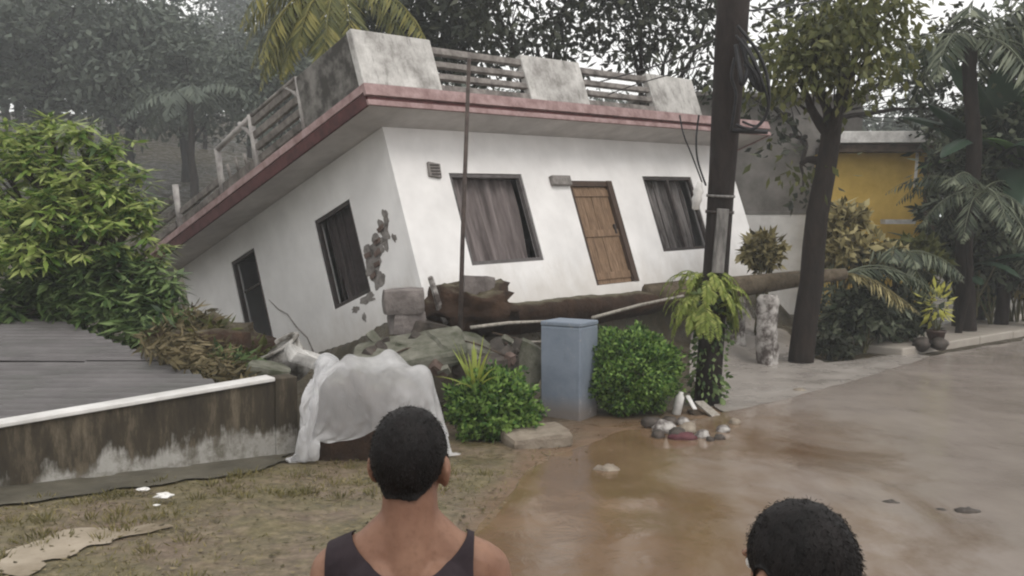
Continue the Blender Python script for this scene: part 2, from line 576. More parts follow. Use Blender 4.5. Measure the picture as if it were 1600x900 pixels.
def bark_mat(name, c1, c2, s=5, bump=0.9):
    b = NB(name)
    f = b.noise(s, 8, 0.72, (1.6, 1.6, 0.45), dist=0.4)
    b.col(b.ramp(f, [(0.3, c1), (0.7, c2)])).rough(0.85).bump(f, bump, 0.04)
    return b.m
M['bark_dark'] = bark_mat('wet_dark_bark', (0.006, 0.005, 0.004), (0.030, 0.021, 0.017))
M['bark'] = bark_mat('grey_brown_bark', (0.035, 0.028, 0.02), (0.11, 0.09, 0.07))
def palm_trunk_mat():
    b = NB('fallen_palm_bark')
    f = b.noise(6, 7, 0.7)
    c = b.ramp(f, [(0.3, (0.045, 0.034, 0.022)), (0.7, (0.15, 0.12, 0.085))])
    b.col(c).rough(0.85).bump(b.noise(12, 6, 0.7), 0.8, 0.03)
    return b.m
M['palm_bark'] = palm_trunk_mat()
M['pole'] = bark_mat('weathered_pole', (0.008, 0.007, 0.0065), (0.034, 0.026, 0.024), 4, 0.7)
M['cable'] = rough_mat('black_cable', (0.010, 0.010, 0.011), (0.025, 0.025, 0.028), 9, 0.5, 0)
M['white_pvc'] = rough_mat('chalky_white', (0.42, 0.41, 0.40), (0.66, 0.65, 0.63), 6, 0.6, 0.3)
M['tin'] = rough_mat('dull_tin_plate', (0.10, 0.097, 0.093), (0.24, 0.23, 0.22), 6, 0.5, 0.4, metallic=0.3, stretch=(2, 2, 0.5))
M['rust'] = rough_mat('rusty_rod', (0.045, 0.035, 0.032), (0.09, 0.07, 0.062), 10, 0.7, 0.3)
M['stone'] = rough_mat('mud_stained_stone', (0.16, 0.13, 0.10), (0.30, 0.26, 0.21), 4, 0.7, 0.6, 0.03)
M['white_stone'] = rough_mat('flaking_whitewash', (0.08, 0.066, 0.06), (0.44, 0.42, 0.40), 5, 0.8, 0.6, 0.03, lo=0.42, hi=0.60)
M['dark_stone'] = rough_mat('dark_wet_stone', (0.03, 0.026, 0.022), (0.09, 0.075, 0.065), 5, 0.5, 0.6, 0.03)
M['plank'] = rough_mat('grey_plank', (0.20, 0.18, 0.155), (0.40, 0.37, 0.33), 7, 0.7, 0.4, stretch=(6, 6, 0.6))
M['dark_plank'] = rough_mat('dark_wet_plank', (0.03, 0.022, 0.017), (0.09, 0.065, 0.045), 7, 0.6, 0.4)
M['maroon'] = rough_mat('maroon_rag', (0.07, 0.022, 0.028), (0.12, 0.05, 0.055), 6, 0.8, 0.4)
M['paper'] = rough_mat('wet_white_paper', (0.55, 0.54, 0.52), (0.75, 0.74, 0.72), 9, 0.7, 0.3)
M['pot'] = rough_mat('dark_clay_pot', (0.035, 0.024, 0.02), (0.085, 0.055, 0.045), 6, 0.6, 0.3)
M['yellow_wall'] = rough_mat('yellow_wall_paint', (0.48, 0.32, 0.075), (0.64, 0.45, 0.125), 1.5, 0.8, 0.2)
M['neigh_roof'] = rough_mat('weathered_grey_roof', (0.13, 0.122, 0.113), (0.27, 0.255, 0.24), 1.0, 0.85, 0.3)
M['neigh_white'] = rough_mat('stained_white_wall', (0.62, 0.61, 0.595), (0.80, 0.79, 0.775), 1.6, 0.8, 0.2)

M['mango'] = leaf_mat('mango_leaf', [(0.22, (0.035, 0.075, 0.014)), (0.38, (0.11, 0.19, 0.035)), (0.5, (0.22, 0.30, 0.065)), (0.66, (0.38, 0.44, 0.15))], 0.38, 0.35, 0.45)
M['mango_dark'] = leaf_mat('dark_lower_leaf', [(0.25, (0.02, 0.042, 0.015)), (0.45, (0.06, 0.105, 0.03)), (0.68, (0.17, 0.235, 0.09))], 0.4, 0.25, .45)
M['forest'] = leaf_mat('mist_greyed_leaf', [(0.25, (0.06, 0.074, 0.06)), (0.5, (0.082, 0.10, 0.078)), (0.72, (0.11, 0.128, 0.098))], 0.6, 0.15)  # mist partly painted in: leaf colour lightened and greyed for distance
M['dark_leaf'] = leaf_mat('dark_tree_leaf', [(0.25, (0.012, 0.016, 0.010)), (0.55, (0.03, 0.036, 0.022)), (0.8, (0.075, 0.08, 0.05))], 0.45, 0.2)
M['olive_leaf'] = leaf_mat('olive_tree_leaf', [(0.25, (0.035, 0.042, 0.012)), (0.55, (0.09, 0.10, 0.03)), (0.8, (0.17, 0.17, 0.06))], 0.45, 0.3)
M['hedge'] = leaf_mat('clipped_bush_leaf', [(0.22, (0.016, 0.045, 0.010)), (0.42, (0.06, 0.14, 0.026)), (0.68, (0.20, 0.31, 0.075))], 0.4, 0.28, 0.35)
M['fern'] = leaf_mat('fern_leaf', [(0.25, (0.08, 0.11, 0.02)), (0.48, (0.20, 0.255, 0.05)), (0.72, (0.34, 0.37, 0.11))], 0.45, 0.35)
M['spike'] = leaf_mat('yellow_green_blade', [(0.3, (0.16, 0.22, 0.04)), (0.7, (0.42, 0.46, 0.11))], 0.4, 0.3)
M['croton'] = leaf_mat('croton_leaf', [(0.3, (0.22, 0.23, 0.03)), (0.55, (0.45, 0.44, 0.10)), (0.8, (0.60, 0.58, 0.22))], 0.4, 0.3)
M['teal_leaf'] = leaf_mat('bluish_leaf', [(0.25, (0.016, 0.024, 0.014)), (0.45, (0.045, 0.062, 0.036)), (0.70, (0.165, 0.185, 0.125))], 0.35, 0.2, .4)
M['brown_leaf'] = leaf_mat('yellowing_leaf', [(0.25, (0.05, 0.042, 0.014)), (0.42, (0.16, 0.135, 0.05)), (0.65, (0.38, 0.33, 0.165))], 0.45, 0.3, .35)
M['dry_leaf'] = leaf_mat('dry_brown_leaf', [(0.25, (0.035, 0.03, 0.014)), (0.5, (0.11, 0.09, 0.045)), (0.8, (0.27, 0.22, 0.13))], 0.7, 0.15)
M['palm_leaf'] = leaf_mat('palm_frond_leaf', [(0.25, (0.045, 0.055, 0.018)), (0.5, (0.12, 0.125, 0.035)), (0.8, (0.32, 0.28, 0.08))], 0.4, 0.3)
M['banana'] = leaf_mat('banana_leaf', [(0.25, (0.04, 0.085, 0.025)), (0.6, (0.10, 0.19, 0.05)), (0.85, (0.20, 0.32, 0.09))], 0.35, 0.35)
M['banana_dark'] = leaf_mat('dark_banana_leaf', [(0.25, (0.018, 0.04, 0.026)), (0.6, (0.05, 0.085, 0.055)), (0.85, (0.13, 0.18, 0.12))], 0.35, 0.25)
M['grass'] = leaf_mat('short_grass', [(0.25, (0.06, 0.056, 0.02)), (0.5, (0.15, 0.135, 0.05)), (0.75, (0.27, 0.225, 0.11))], 0.6, 0.25)
M['stem'] = rough_mat('green_brown_stem', (0.05, 0.05, 0.025), (0.12, 0.11, 0.055), 6, 0.7, 0.3)
M['skin'] = None

# ------------------------------------------------------------------ the lie of the land
RW = Matrix(((0.70764, -0.66117, -0.24919), (0.70614, 0.6741, 0.21668), (0.02471, -0.3293, 0.9439)))
HO = np.array([-1.8947, 14.6126, 3.7057])     # front left corner of the leaning house, near the eaves
UH = np.array([0.70786, 0.70636])
VH = np.array([-0.70636, 0.70786])
def plan(x, y):
    dx, dy = np.asarray(x, float) - HO[0], np.asarray(y, float) - HO[1]
    return dx * UH[0] + dy * UH[1], dx * VH[0] + dy * VH[1]
WA, WB = np.array([-2.37, 10.13]), np.array([-4.61, 8.49])      # compound wall foot line
WD = (WB - WA) / np.linalg.norm(WB - WA)
WN = np.array([WD[1], -WD[0]])
WN = WN if WN[1] > 0 else -WN                                   # points behind the wall
def behind_wall(x, y):
    return (np.asarray(x, float) - WA[0]) * WN[0] + (np.asarray(y, float) - WA[1]) * WN[1]
def g(x, y):
    x = np.asarray(x, float)
    y = np.asarray(y, float)
    z = 0.42 * (1 - sm(2, 12, y))
    pu, pv = plan(x, y)
    left = (1 - sm(-0.6, 0.4, pu)) * sm(-1.6, 0.2, pv) * sm(0.1, 0.8, behind_wall(x, y) + 5 * sm(-2.2, -1.2, x))
    zl = np.clip(0.50 - 0.33 * np.maximum(pv, -0.5), -1.7, 0.6)
    z = z * (1 - left) + zl * left
    bw = sm(0.15, 0.7, behind_wall(x, y)) * (1 - sm(-2.6, -2.0, x)) * (1 - left)
    z = z * (1 - bw) + (-0.9) * bw
    ter = sm(-0.55, 0.3, pu) * (1 - sm(8.6, 10.6, pu)) * sm(-1.45, -1.15, pv)
    zt = np.clip(1.2 - 0.33 * np.maximum(pv, 0), -1.5, 1.2)
    z = z * (1 - ter) + zt * ter
    rp = sm(6.9, 7.7, pu) * (1 - sm(9.5, 12, pu)) * sm(-3.3, -1.0, pv) * (1 - ter)
    z = z + 0.45 * rp
    foot = sm(-0.3, 0.4, pu) * (1 - sm(6.5, 8, pu)) * sm(-2.6, -1.6, pv) * (1 - ter) * (1 - left)
    z = z + 0.30 * foot
    far = sm(24, 110, y)
    lw = 1 - sm(-30, 8, x)
    z = z * (1 - sm(28, 40, y)) + far * (2.5 + 12.0 * lw) + 0.8 * sm(30, 60, y) * fbm(x, y, 0.05, 3)
    z = z + 0.02 * fbm(x, y, 1.3, 1) * (1 - sm(20, 40, y))
    return z
def gz(x, y): return float(g(x, y))

def graded(segs):
    out = []
    for a, b, s in segs:
        out.append(np.arange(a, b, s))
    return np.concatenate(out + [np.array([segs[-1][1]])])
xs = graded([(-420, -60, 20), (-60, -20, 2.5), (-20, -8, 0.6), (-8, 10, 0.14), (10, 24, 0.6), (24, 60, 3), (60, 420, 20)])
ys = graded([(-60, -6, 6), (-6, 3.6, 0.5), (3.6, 22, 0.14), (22, 40, 0.8), (40, 130, 3), (130, 700, 30)])
X, Y = np.meshgrid(xs, ys)
Z = g(X, Y)
nx, ny = len(xs), len(ys)
idx = np.arange(nx * ny).reshape(ny, nx)
F = np.stack([idx[:-1, :-1], idx[:-1, 1:], idx[1:, 1:], idx[1:, :-1]], -1).reshape(-1, 4)
V = np.stack([X, Y, Z], -1).reshape(-1, 3)
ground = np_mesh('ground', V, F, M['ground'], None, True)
tag(ground, kind='structure')
pu_, pv_ = plan(V[:, 0], V[:, 1])
RB = np.array([(-2.4, 1.0), (-1.0, 4.0), (-0.35, 6.6), (0.25, 9.6), (1.2, 11.2), (2.55, 12.25), (3.9, 14.4), (5.5, 15.9), (7.4, 17.6), (11.1, 20.6), (40, 45.5)])
def road_field(x, y):
    yb = np.interp(x, RB[:, 0], RB[:, 1], left=-30)
    return (yb - y) * 0.5
rf = road_field(V[:, 0], V[:, 1])
zone = np.zeros((len(V), 4), np.float32)
zone[:, 3] = 1
mudness = sm(-0.9, 0.0, rf + 0.5 * fbm(V[:, 0], V[:, 1], 1.4, 5)) * (V[:, 1] < 16)
zone[:, 0] = np.clip(0.52 - 0.35 * sm(-1.2, 0.3, rf), 0, 1) * (V[:, 1] < 11.5)
zone[:, 1] = mudness
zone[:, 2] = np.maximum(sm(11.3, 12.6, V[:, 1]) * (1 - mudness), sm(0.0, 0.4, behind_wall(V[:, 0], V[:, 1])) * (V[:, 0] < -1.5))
at = ground.data.color_attributes.new('zone', 'FLOAT_COLOR', 'POINT')
at.data.foreach_set('color', zone.ravel())

def sheet(name, x0, x1, y0, y1, step, field, dz, mat, label=None):
    xs, ys = np.arange(x0, x1 + step, step), np.arange(y0, y1 + step, step)
    X, Y = np.meshgrid(xs, ys)
    i = np.arange(X.size).reshape(X.shape)
    F = np.concatenate([np.stack([i[:-1, :-1], i[:-1, 1:], i[1:, 1:]], -1).reshape(-1, 3), np.stack([i[:-1, :-1], i[1:, 1:], i[1:, :-1]], -1).reshape(-1, 3)])
    x, y = X.ravel(), Y.ravel()
    V, F2, _ = clip_mesh(np.stack([x, y, g(x, y) + dz], 1), F.tolist(), field(x, y))
    me = bpy.data.meshes.new(name)
    me.from_pydata(V, [], F2)
    o = link(name, me, mat, None, True)
    return tag(o, kind='structure')
sheet('road', -2.6, 44, -4, 46, 0.25, lambda x, y: road_field(x, y) + 0.16 * fbm(x, y, 1.3, 8) * (y > 4), 0.012, M['road'])
def water_field(x, y):
    return np.minimum(road_field(x, y) - 0.02 + 0.22 * fbm(x, y * 0.8, 1.1, 21), 0.6 * (24 - y))
sheet('muddy_water', -2.4, 24.0, -2.0, 25, 0.14, water_field, 0.020, M['water'])

def poly_field(poly, rag=0.05):
    p = np.array(poly, float)
    def f(x, y):
        d = np.full(x.shape, 1e9)
        ins = np.zeros(x.shape, bool)
        for a, b in zip(p, np.roll(p, -1, 0)):
            e = b - a
            t = np.clip(((x - a[0]) * e[0] + (y - a[1]) * e[1]) / (e @ e), 0, 1)
            d = np.minimum(d, np.hypot(x - a[0] - t * e[0], y - a[1] - t * e[1]))
            c = (a[1] > y) != (b[1] > y)
            with np.errstate(divide='ignore', invalid='ignore'):
                ins ^= c & (x < (b[0] - a[0]) * (y - a[1]) / (b[1] - a[1] + 1e-12) + a[0])
        return np.where(ins, d, -d) + rag * fbm(x, y, 3, 2)
    return f
sheet('driveway', 2.0, 8.2, 11.8, 20.5, 0.14, poly_field([(2.75, 12.5), (2.9, 15.5), (3.6, 19.2), (5.6, 19.6), (5.6, 17.0), (7.6, 18.3), (7.9, 17.9), (5.5, 15.2), (3.9, 13.5)]), 0.022, M['apron'])
pp = [G(*q, 0.17)[:2] for q in ((-60, 915), (20, 872), (130, 836), (235, 824), (262, 832), (190, 858), (90, 890), (40, 925))]
sheet('path', -4.6, -1.5, 5.2, 8.2, 0.04, poly_field(pp, 0.22), 0.016, M['path'])
# raised strip of concrete at the wall foot
q0 = WA - WN * 0.02
dr = [WA - WN * 0.01, WA - WN * 0.62 + WD * 0.6, WB - WN * 0.80, WB + WD * 3 - WN * 0.85, WB + WD * 3 - WN * 0.01]
sheet('drain_edge', -8, -2, 6, 10.4, 0.05, poly_field(dr, 0.2), 0.022, M['drain'])

# kerb at the far side of the apron
mb = MB()
k0, k1 = np.array([7.35, 17.95]), np.array([11.2, 21.15])
kd = (k1 - k0) / np.linalg.norm(k1 - k0)
kn = np.array([-kd[1], kd[0]])
prev = None
for i in range(0, 30):
    s0 = i * 1.6
    a = k0 + kd * s0
    b = a + kd * 1.6
    wdt = 1.7 + 0.1 * math.sin(i)
    for p in ():
        pass
    zz = [gz(*a) - 0.2, gz(*a) + 0.16]
    M4 = Matrix.Translation((a[0], a[1], 0)) @ Matrix.Rotation(math.atan2(kd[1], kd[0]), 4, 'Z')
    mb.box((0.01, 0, zz[0]), (1.59, wdt, zz[1] + random.uniform(-.01, .01)), M4)
kb = mb.build('pavement', M['kerb'], None, False, 0.03)
tag(kb, kind='structure')

# hazy air
hz = MB().box((-230, -24, -4), (230, 215, 42))
# (built at the end of the script, once everything it encloses exists)

# ------------------------------------------------------------------ the leaning house
house = empty('collapsed_house', (0, 0, 0), 0, 'white flat roofed house tilted over and sunk at its left side', 'house')
HM = Matrix.Translation(Vector(HO)) @ RW.to_4x4()
house.matrix_world = HM
LU, LV, WT = 9.4, 7.2, 0.28                     # length, depth, wall top
WBOT = -3.35
def wall_mesh(a0, a1, w0, w1, holes, th, mk, name):
    """one wall with its openings; mk(a, w, t) maps along, up, inward to house space"""
    A = sorted({a0, a1, *[h[0] for h in holes], *[h[1] for h in holes]})
    B = sorted({w0, w1, *[h[2] for h in holes], *[h[3] for h in holes]})
    def hole(i, j):
        if not (0 <= i < len(A) - 1 and 0 <= j < len(B) - 1): return True
        ca, cb = (A[i] + A[i + 1]) / 2, (B[j] + B[j + 1]) / 2
        return any(h[0] < ca < h[1] and h[2] < cb < h[3] for h in holes)
    mb = MB()
    for i in range(len(A) - 1):
        for j in range(len(B) - 1):
            if hole(i, j): continue
            x0, x1, y0, y1 = A[i], A[i + 1], B[j], B[j + 1]
            for t, fl in ((0, 0), (th, 1)):
                q = [mk(x0, y0, t), mk(x1, y0, t), mk(x1, y1, t), mk(x0, y1, t)]
                mb.add(q, [(3, 2, 1, 0) if fl else (0, 1, 2, 3)])
            for (di, dj, e) in ((-1, 0, ((x0, y0), (x0, y1))), (1, 0, ((x1, y0), (x1, y1))), (0, -1, ((x0, y0), (x1, y0))), (0, 1, ((x0, y1), (x1, y1)))):
                if hole(i + di, j + dj):
                    (p, q) = e
                    mb.add([mk(*p, 0), mk(*q, 0), mk(*q, th), mk(*p, th)], [(0, 1, 2, 3)])
    return mb.build(name, M['wall'], house)
FW = [(1.10, 2.74, -1.99, -0.45), (3.90, 5.10, -2.52, -0.56), (6.10, 7.75, -2.0, -0.45)]
SW = [(1.22, 2.30, -1.97, -0.43), (4.33, 5.24, -2.45, -0.22)]
wall_mesh(0.0, LU, WBOT, WT, FW, 0.16, lambda a, w, t: (a, t, w), 'front_wall')
wall_mesh(0.163, LV, WBOT, WT, SW, 0.16, lambda a, w, t: (t, a, w), 'side_wall')
MB().box((LU - 0.16, 0.163, WBOT), (LU, LV, WT)).build('end_wall', M['wall'], house)
MB().box((0.163, LV - 0.16, WBOT), (LU - 0.163, LV, WT)).build('rear_wall', M['wall'], house)
MB().box((0.163, 0.163, -2.75), (LU - 0.163, LV - 0.163, -2.62)).build('floor_slab', M['render_grey'], house)

def win(name, orient, a0, a1, w0, w1, cmat, bars=0, mullions=(), curtain=(0, 1), dark=False):
    mk = (lambda a, t, w: (a, t, w)) if orient == 'f' else (lambda a, t, w: (t, a, w))
    fm = M['window_frame'] if not dark else M['bar']
    fr = MB()
    t0, t1, fw = 0.02, 0.09, 0.065
    def bx(mb, x0, x1, y0, y1, z0, z1):
        p, q = mk(x0, y0, z0), mk(x1, y1, z1)
        mb.box(tuple(map(min, p, q)), tuple(map(max, p, q)))
    bx(fr, a0, a0 + fw, t0, t1, w0, w1)
    bx(fr, a1 - fw, a1, t0, t1, w0, w1)
    bx(fr, a0 + fw, a1 - fw, t0, t1, w0, w0 + fw)
    bx(fr, a0 + fw, a1 - fw, t0, t1, w1 - fw, w1)
    f = fr.build('window', fm, house)
    for m in mullions:
        c = a0 + (a1 - a0) * m
        mb = MB()
        bx(mb, c - 0.03, c + 0.03, t0 + 0.004, t1 - 0.004, w0 + fw, w1 - fw)
        mb.build('mullion', fm, f)
    for k in range(bars):
        c = a0 + (a1 - a0) * (k + 1) / (bars + 1)
        mb = MB()
        bx(mb, c - 0.009, c + 0.009, 0.10, 0.118, w0 + 0.02, w1 - 0.02)
        mb.build('bar', M['bar'], f)
    if cmat is not None:
        n = 60
        V, Fc = [], []
        c0, c1 = a0 + (a1 - a0) * curtain[0], a0 + (a1 - a0) * curtain[1]
        for i in range(n + 1):
            s = i / n
            for j in range(9):
                q = j / 8
                aa = c0 + (c1 - c0) * s + 0.05 * math.sin(q * 2 + s * 5) * (1 - q)
                tt = 0.24 + 0.06 * math.sin(s * 27 + 1.2 * math.sin(q * 2.2)) + 0.025 * math.sin(s * 61 + q)
                V.append(mk(aa, tt, w0 - 0.02 + (w1 - w0 + 0.04) * q))
        for i in range(n):
            for j in range(8):
                k = i * 9 + j
                Fc.append((k, k + 9, k + 10, k + 1))
        me = bpy.data.meshes.new('curtain')
        me.from_pydata(V, [], Fc)
        link('curtain', me, cmat, f, True)
    return f
w1_ = win('window', 'f', *FW[0], M['curtain'], 0, (), (0.02, 0.97))
tag(w1_, 'wide window filled with a mauve grey curtain')
w2_ = win('window', 'f', *FW[2], M['grey_curtain'], 3, (0.5,), (0.06, 0.93), True)
tag(w2_, 'dark barred window beside the utility pole')
w3_ = win('window', 's', *SW[0], M['dark_curtain'], 4, (), (0.1, 0.95), True)
tag(w3_, 'dark window next to the broken plaster')

# door in its frame
d0, d1, dz0, dz1 = FW[1]
dfr = MB()
dfr.box((d0, 0.01, dz0), (d0 + 0.075, 0.13, dz1)).box((d1 - 0.14, -0.015, dz0), (d1, 0.13, dz1)).box((d0 + 0.075, 0.01, dz1 - 0.10), (d1 - 0.14, 0.13, dz1))
door = dfr.build('door', M['dark_frame'], house)
tag(door, 'brown wooden door in a dark frame')
pw = (d1 - 0.14 - d0 - 0.075) / 4
for k in range(4):
    MB().box((d0 + 0.078 + k * pw, 0.055 + 0.004 * (k % 2), dz0 + 0.02), (d0 + 0.070 + (k + 1) * pw, 0.09, dz1 - 0.105)).build('plank', M['door'], door)
for zz in (-2.42, -1.62, -0.85):
    MB().box((d0 + 0.08, 0.034, zz), (d1 - 0.145, 0.054, zz + 0.13)).build('cross_rail', M['door'], door)
MB().box((d1 - 0.25, 0.005, -1.58), (d1 - 0.22, 0.05, -1.40)).build('handle', M['bar'], door)
MB().box((3.40, -0.09, -0.67), (3.888, -0.002, -0.49)).build('lintel_block', M['meter'], house, False, 0.015)
# side doorway: dark frame, door swung inside
s0, s1, sz0, sz1 = SW[1]
sdr = MB().box((0.02, s0, sz0), (0.10, s0 + 0.06, sz1)).box((0.02, s1 - 0.06, sz0), (0.10, s1, sz1)).box((0.02, s0 + 0.06, sz1 - 0.06), (0.10, s1 - 0.06, sz1))
sdoor = sdr.build('door', M['bar'], house)
tag(sdoor, 'dark doorway of the sunken side wall')
MB().box((0.30, s0 + 0.05, sz0 + 0.02), (0.335, s1 - 0.35, sz1 - 0.06)).build('door_leaf', M['dark_curtain'], sdoor)
MB().box((0.14, s0 + 0.02, sz1 - 0.62), (0.16, s1 - 0.02, sz1 - 0.58)).build('transom', M['bar'], sdoor)
mb = MB()
mb.box((-0.12, -0.05, -0.12), (0.12, 0.0, 0.12), Matrix.Translation((0.79, -0.003, -0.42)) @ Matrix.Rotation(0.15, 4, 'Y'))
vent = mb.build('vent', M['meter'], house, False, 0.01)
for k in range(4):
    MB().box((0.70, -0.062, -0.51 + k * 0.05), (0.88, -0.054, -0.485 + k * 0.05)).build('slat', M['bar'], vent)

# plaster fallen away from the side wall: grey scar with masonry showing
def scar(cv, cw, rv, rw, seed, name='plaster_scar', th=0.006):
    V = [(-th, cv, cw)]
    n = 26
    for k in range(n):
        a = 2 * math.pi * k / n
        m = 1 + 0.75 * mnoise.noise(Vector((math.cos(a) * 1.6 + seed, math.sin(a) * 1.6, seed)))
        V.append((-th, cv + rv * math.cos(a) * m, cw + rw * math.sin(a) * m))
    B = [(0.004, p[1], p[2]) for p in V[1:]]
    Fc = [(0, 1 + (k + 1) % n, 1 + k) for k in range(n)]
    nb = len(V)
    Fc += [(1 + k, 1 + (k + 1) % n, nb + (k + 1) % n, nb + k) for k in range(n)]
    me = bpy.data.meshes.new(name)
    me.from_pydata(V + B, [], Fc)
    return link(name, me, M['render_grey'], house)
for a in [(1.02, -1.55, .20, .22, 1.0), (0.80, -1.35, .22, .17, 2.2), (0.56, -1.22, .13, .2, 3.7), (0.44, -1.02, .08, .12, 4.1), (0.98, -1.85, .16, .14, 5.9), (1.35, -2.06, .22, .07, 7.7), (1.72, -2.12, .10, .05, 8.3), (1.55, -2.30, .05, .07, 9.1), (0.35, -1.38, .05, .07, 11.3)]:
    scar(*a)
for cv, cw in ((1.07, -1.42), (0.90, -1.62), (1.06, -1.76), (0.76, -1.30), (0.60, -1.14), (0.82, -1.46)):
    M4 = Matrix.Translation((-0.012, cv, cw)) @ Matrix.Rotation(random.uniform(-.2, .2), 4, 'X')
    MB().box((-0.012, -0.075, -0.04), (0.012, 0.075, 0.04), M4, 0.01).build('brick', M['laterite'], house)
crack = [(-0.004, 4.2, -1.25), (-0.004, 3.95, -1.5), (-0.004, 3.7, -1.66), (-0.004, 3.5, -1.95), (-0.004, 3.25, -2.2), (-0.004, 3.15, -2.5)]
MB().tube(crack, [0.006, 0.014, 0.012, 0.016, 0.014, 0.02], 5).build('crack', M['render_grey'], house)

# roof slab: soffit, two pink bands with a dark red groove between
R1 = 10.12
VB = 7.9
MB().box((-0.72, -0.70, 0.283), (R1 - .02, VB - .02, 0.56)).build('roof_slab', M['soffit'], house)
def band(w0, w1, e, mat, name, front=True, side=True):
    mb = MB()
    if front: mb.box((-0.72 - e, -0.70 - e, w0), (R1 + e, -0.701, w1))
    if side:
        mb.box((-0.72 - e, -0.70 + (0 if front else -e), w0), (-0.721, VB + e, w1))
        mb.box((R1 - 0.019, -0.70, w0), (R1 + e, VB + e, w1))
    return mb.build(name, mat, house, False, 0.008)
band(0.26, 0.345, 0.045, M['fascia'], 'lower_fascia', True, False)
band(0.347, 0.405, 0.018, M['groove'], 'fascia_groove', True, False)
band(0.407, 0.585, 0.06, M['fascia'], 'upper_fascia', True, False)
MB().box((-0.765, -0.698, 0.262), (-0.722, VB, 0.458)).build('side_groove', M['groove'], house, False, 0.008)
MB().box((-0.78, -0.698, 0.460), (-0.722, VB, 0.583)).build('side_fascia', M['fascia'], house, False, 0.008)
MB().box((R1 - 0.018, -0.698, 0.262), (R1 + 0.05, VB, 0.583)).build('end_fascia', M['fascia'], house, False, 0.008)
MB().box((-0.70, -0.68, 0.562), (R1 - 0.04, VB - 0.03, 0.60)).build('roof_deck', M['parapet'], house)
# parapet
def panel(u0, u1, v0, v1, w0=0.602, w1=1.45, mat='parapet'):
    MB().box((u0, v0, w0), (u1, v1, w1)).build('parapet_panel', M[mat], house, False, 0.015)
panel(-0.737, 0.74, -0.71, -0.58)
panel(2.70, 4.20, -0.71, -0.58, w1=1.42)
panel(6.15, 7.70, -0.71, -0.58, w1=1.40)
panel(-0.72, -0.62, -0.577, 0.90, w1=1.44, mat='shaded_parapet')
for a, b in ((0.743, 2.697), (4.203, 6.147)):
    for k, ww in enumerate((0.665, 0.86, 1.06, 1.28)):
        MB().box((a, -0.69, ww - 0.05), (b, -0.60, ww + 0.05 + 0.015 * (k == 3))).build('rail', M['rail'], house, False, 0.012)
# side posts and rails
for i, (pv0, hgt) in enumerate(((0.98, 1.45), (2.52, 1.50), (3.78, 1.42), (5.55, 1.42), (7.3, 1.4))):
    pm = MB()
    lean = 0.10
    pm.tube([(-0.67, pv0 + lean * 0.2, 0.60), (-0.67, pv0 - 0.02, 1.0), (-0.67, pv0 - lean, hgt)], [0.062, 0.055, 0.06], 6)
    if i in (0, 1):
        pm.tube([(-0.67, pv0 - 0.04, 1.12), (-0.67, pv0 + 0.12, 1.32), (-0.67, pv0 + 0.30, hgt + 0.02)], [0.04, 0.04, 0.035], 6)
    pm.build('post', M['post_pale'], house, True)
def siderail(v0, v1, ww, hh, mat):
    MB().box((-0.70, v0, ww - hh), (-0.63, v1, ww + hh)).build('rail', mat, house, False, 0.012)
for v0, v1, ws in ((0.905, 2.43, (0.72, 0.93, 1.14, 1.36)), (3.83, 5.42, (0.70, 0.88)), (5.66, 7.18, (0.72, 0.95, 1.22))):
    for ww in ws:
        siderail(v0, v1, ww, 0.062, M['dark_rail'])
MB().tube([(-0.67, 0.95, 1.46), (-0.67, 2.45, 1.47)], 0.04, 6).build('rail', M['rail'], house, True)
MB().tube([(-0.67, 2.5, 1.46), (-0.67, 3.72, 1.40)], 0.055, 6).build('rail', M['post_pale'], house, True)
siderail(2.60, 3.72, 0.70, 0.09, M['dark_rail'])
for vv in (2.85, 3.15, 3.45):
    MB().tube([(-0.67, vv, 0.79), (-0.67, vv + .02, 0.79 + random.uniform(.2, .4))], 0.03, 6).build('baluster', M['rail'], house, True)

# ------------------------------------------------------------------ broken verandah plinth / earth bank in front of the house
def uvw(pu, pv, z):      # plan coordinates along and across the house front, at height z
    p = HO[:2] + UH * pu + VH * pv
    return (p[0], p[1], z)
mb = MB()
NS, prof = 90, [(0.75, 1.22), (0.2, 1.27), (-0.05, 1.32), (-0.2, 1.30), (-0.27, 1.20), (-0.26, 1.08), (-0.18, 0.96), (0.02, 0.86), (0.22, 0.74), (0.3, 0.55), (0.28, 0.36), (0.1, 0.15), (-0.1, -0.1)]
for i in range(NS + 1):
    s = i / NS
    pu = -0.25 + 7.6 * s
    end = 1 - sm(0.0, 0.05, s) + sm(0.82, 1.0, s) * 0.9
    lift = 0.10 * sm(0.55, 0.0, s) * 0 + 0.05 * math.sin(s * 5)
    thin = float(sm(0.5, 0.85, s))
    for k, (d, z) in enumerate(prof):
        n1 = nz(pu * 1.5, k * 0.5, 4.0) * 0.07 + nz(pu * 5, k * 1.1, 9.0) * 0.035
        zz = z
        if 4 <= k <= 9: zz = z + (1.26 - z) * 0.45 * thin
        mb.v.append(uvw(pu, -1.38 + d + n1 + end * 0.35, zz + 0.06 * nz(pu * 0.9, 3, 1) + nz(pu * 4, k, 2) * 0.03 - 0.2 * float(end) * (k < 6)))
K = len(prof)
for i in range(NS):
    for k in range(K - 1):
        q = i * K + k
        mb.f.append((q, q + 1, q + K + 1, q + K))
bank = mb.build('earth_bank', M['bank'], None, True)
tag(bank, kind='structure')

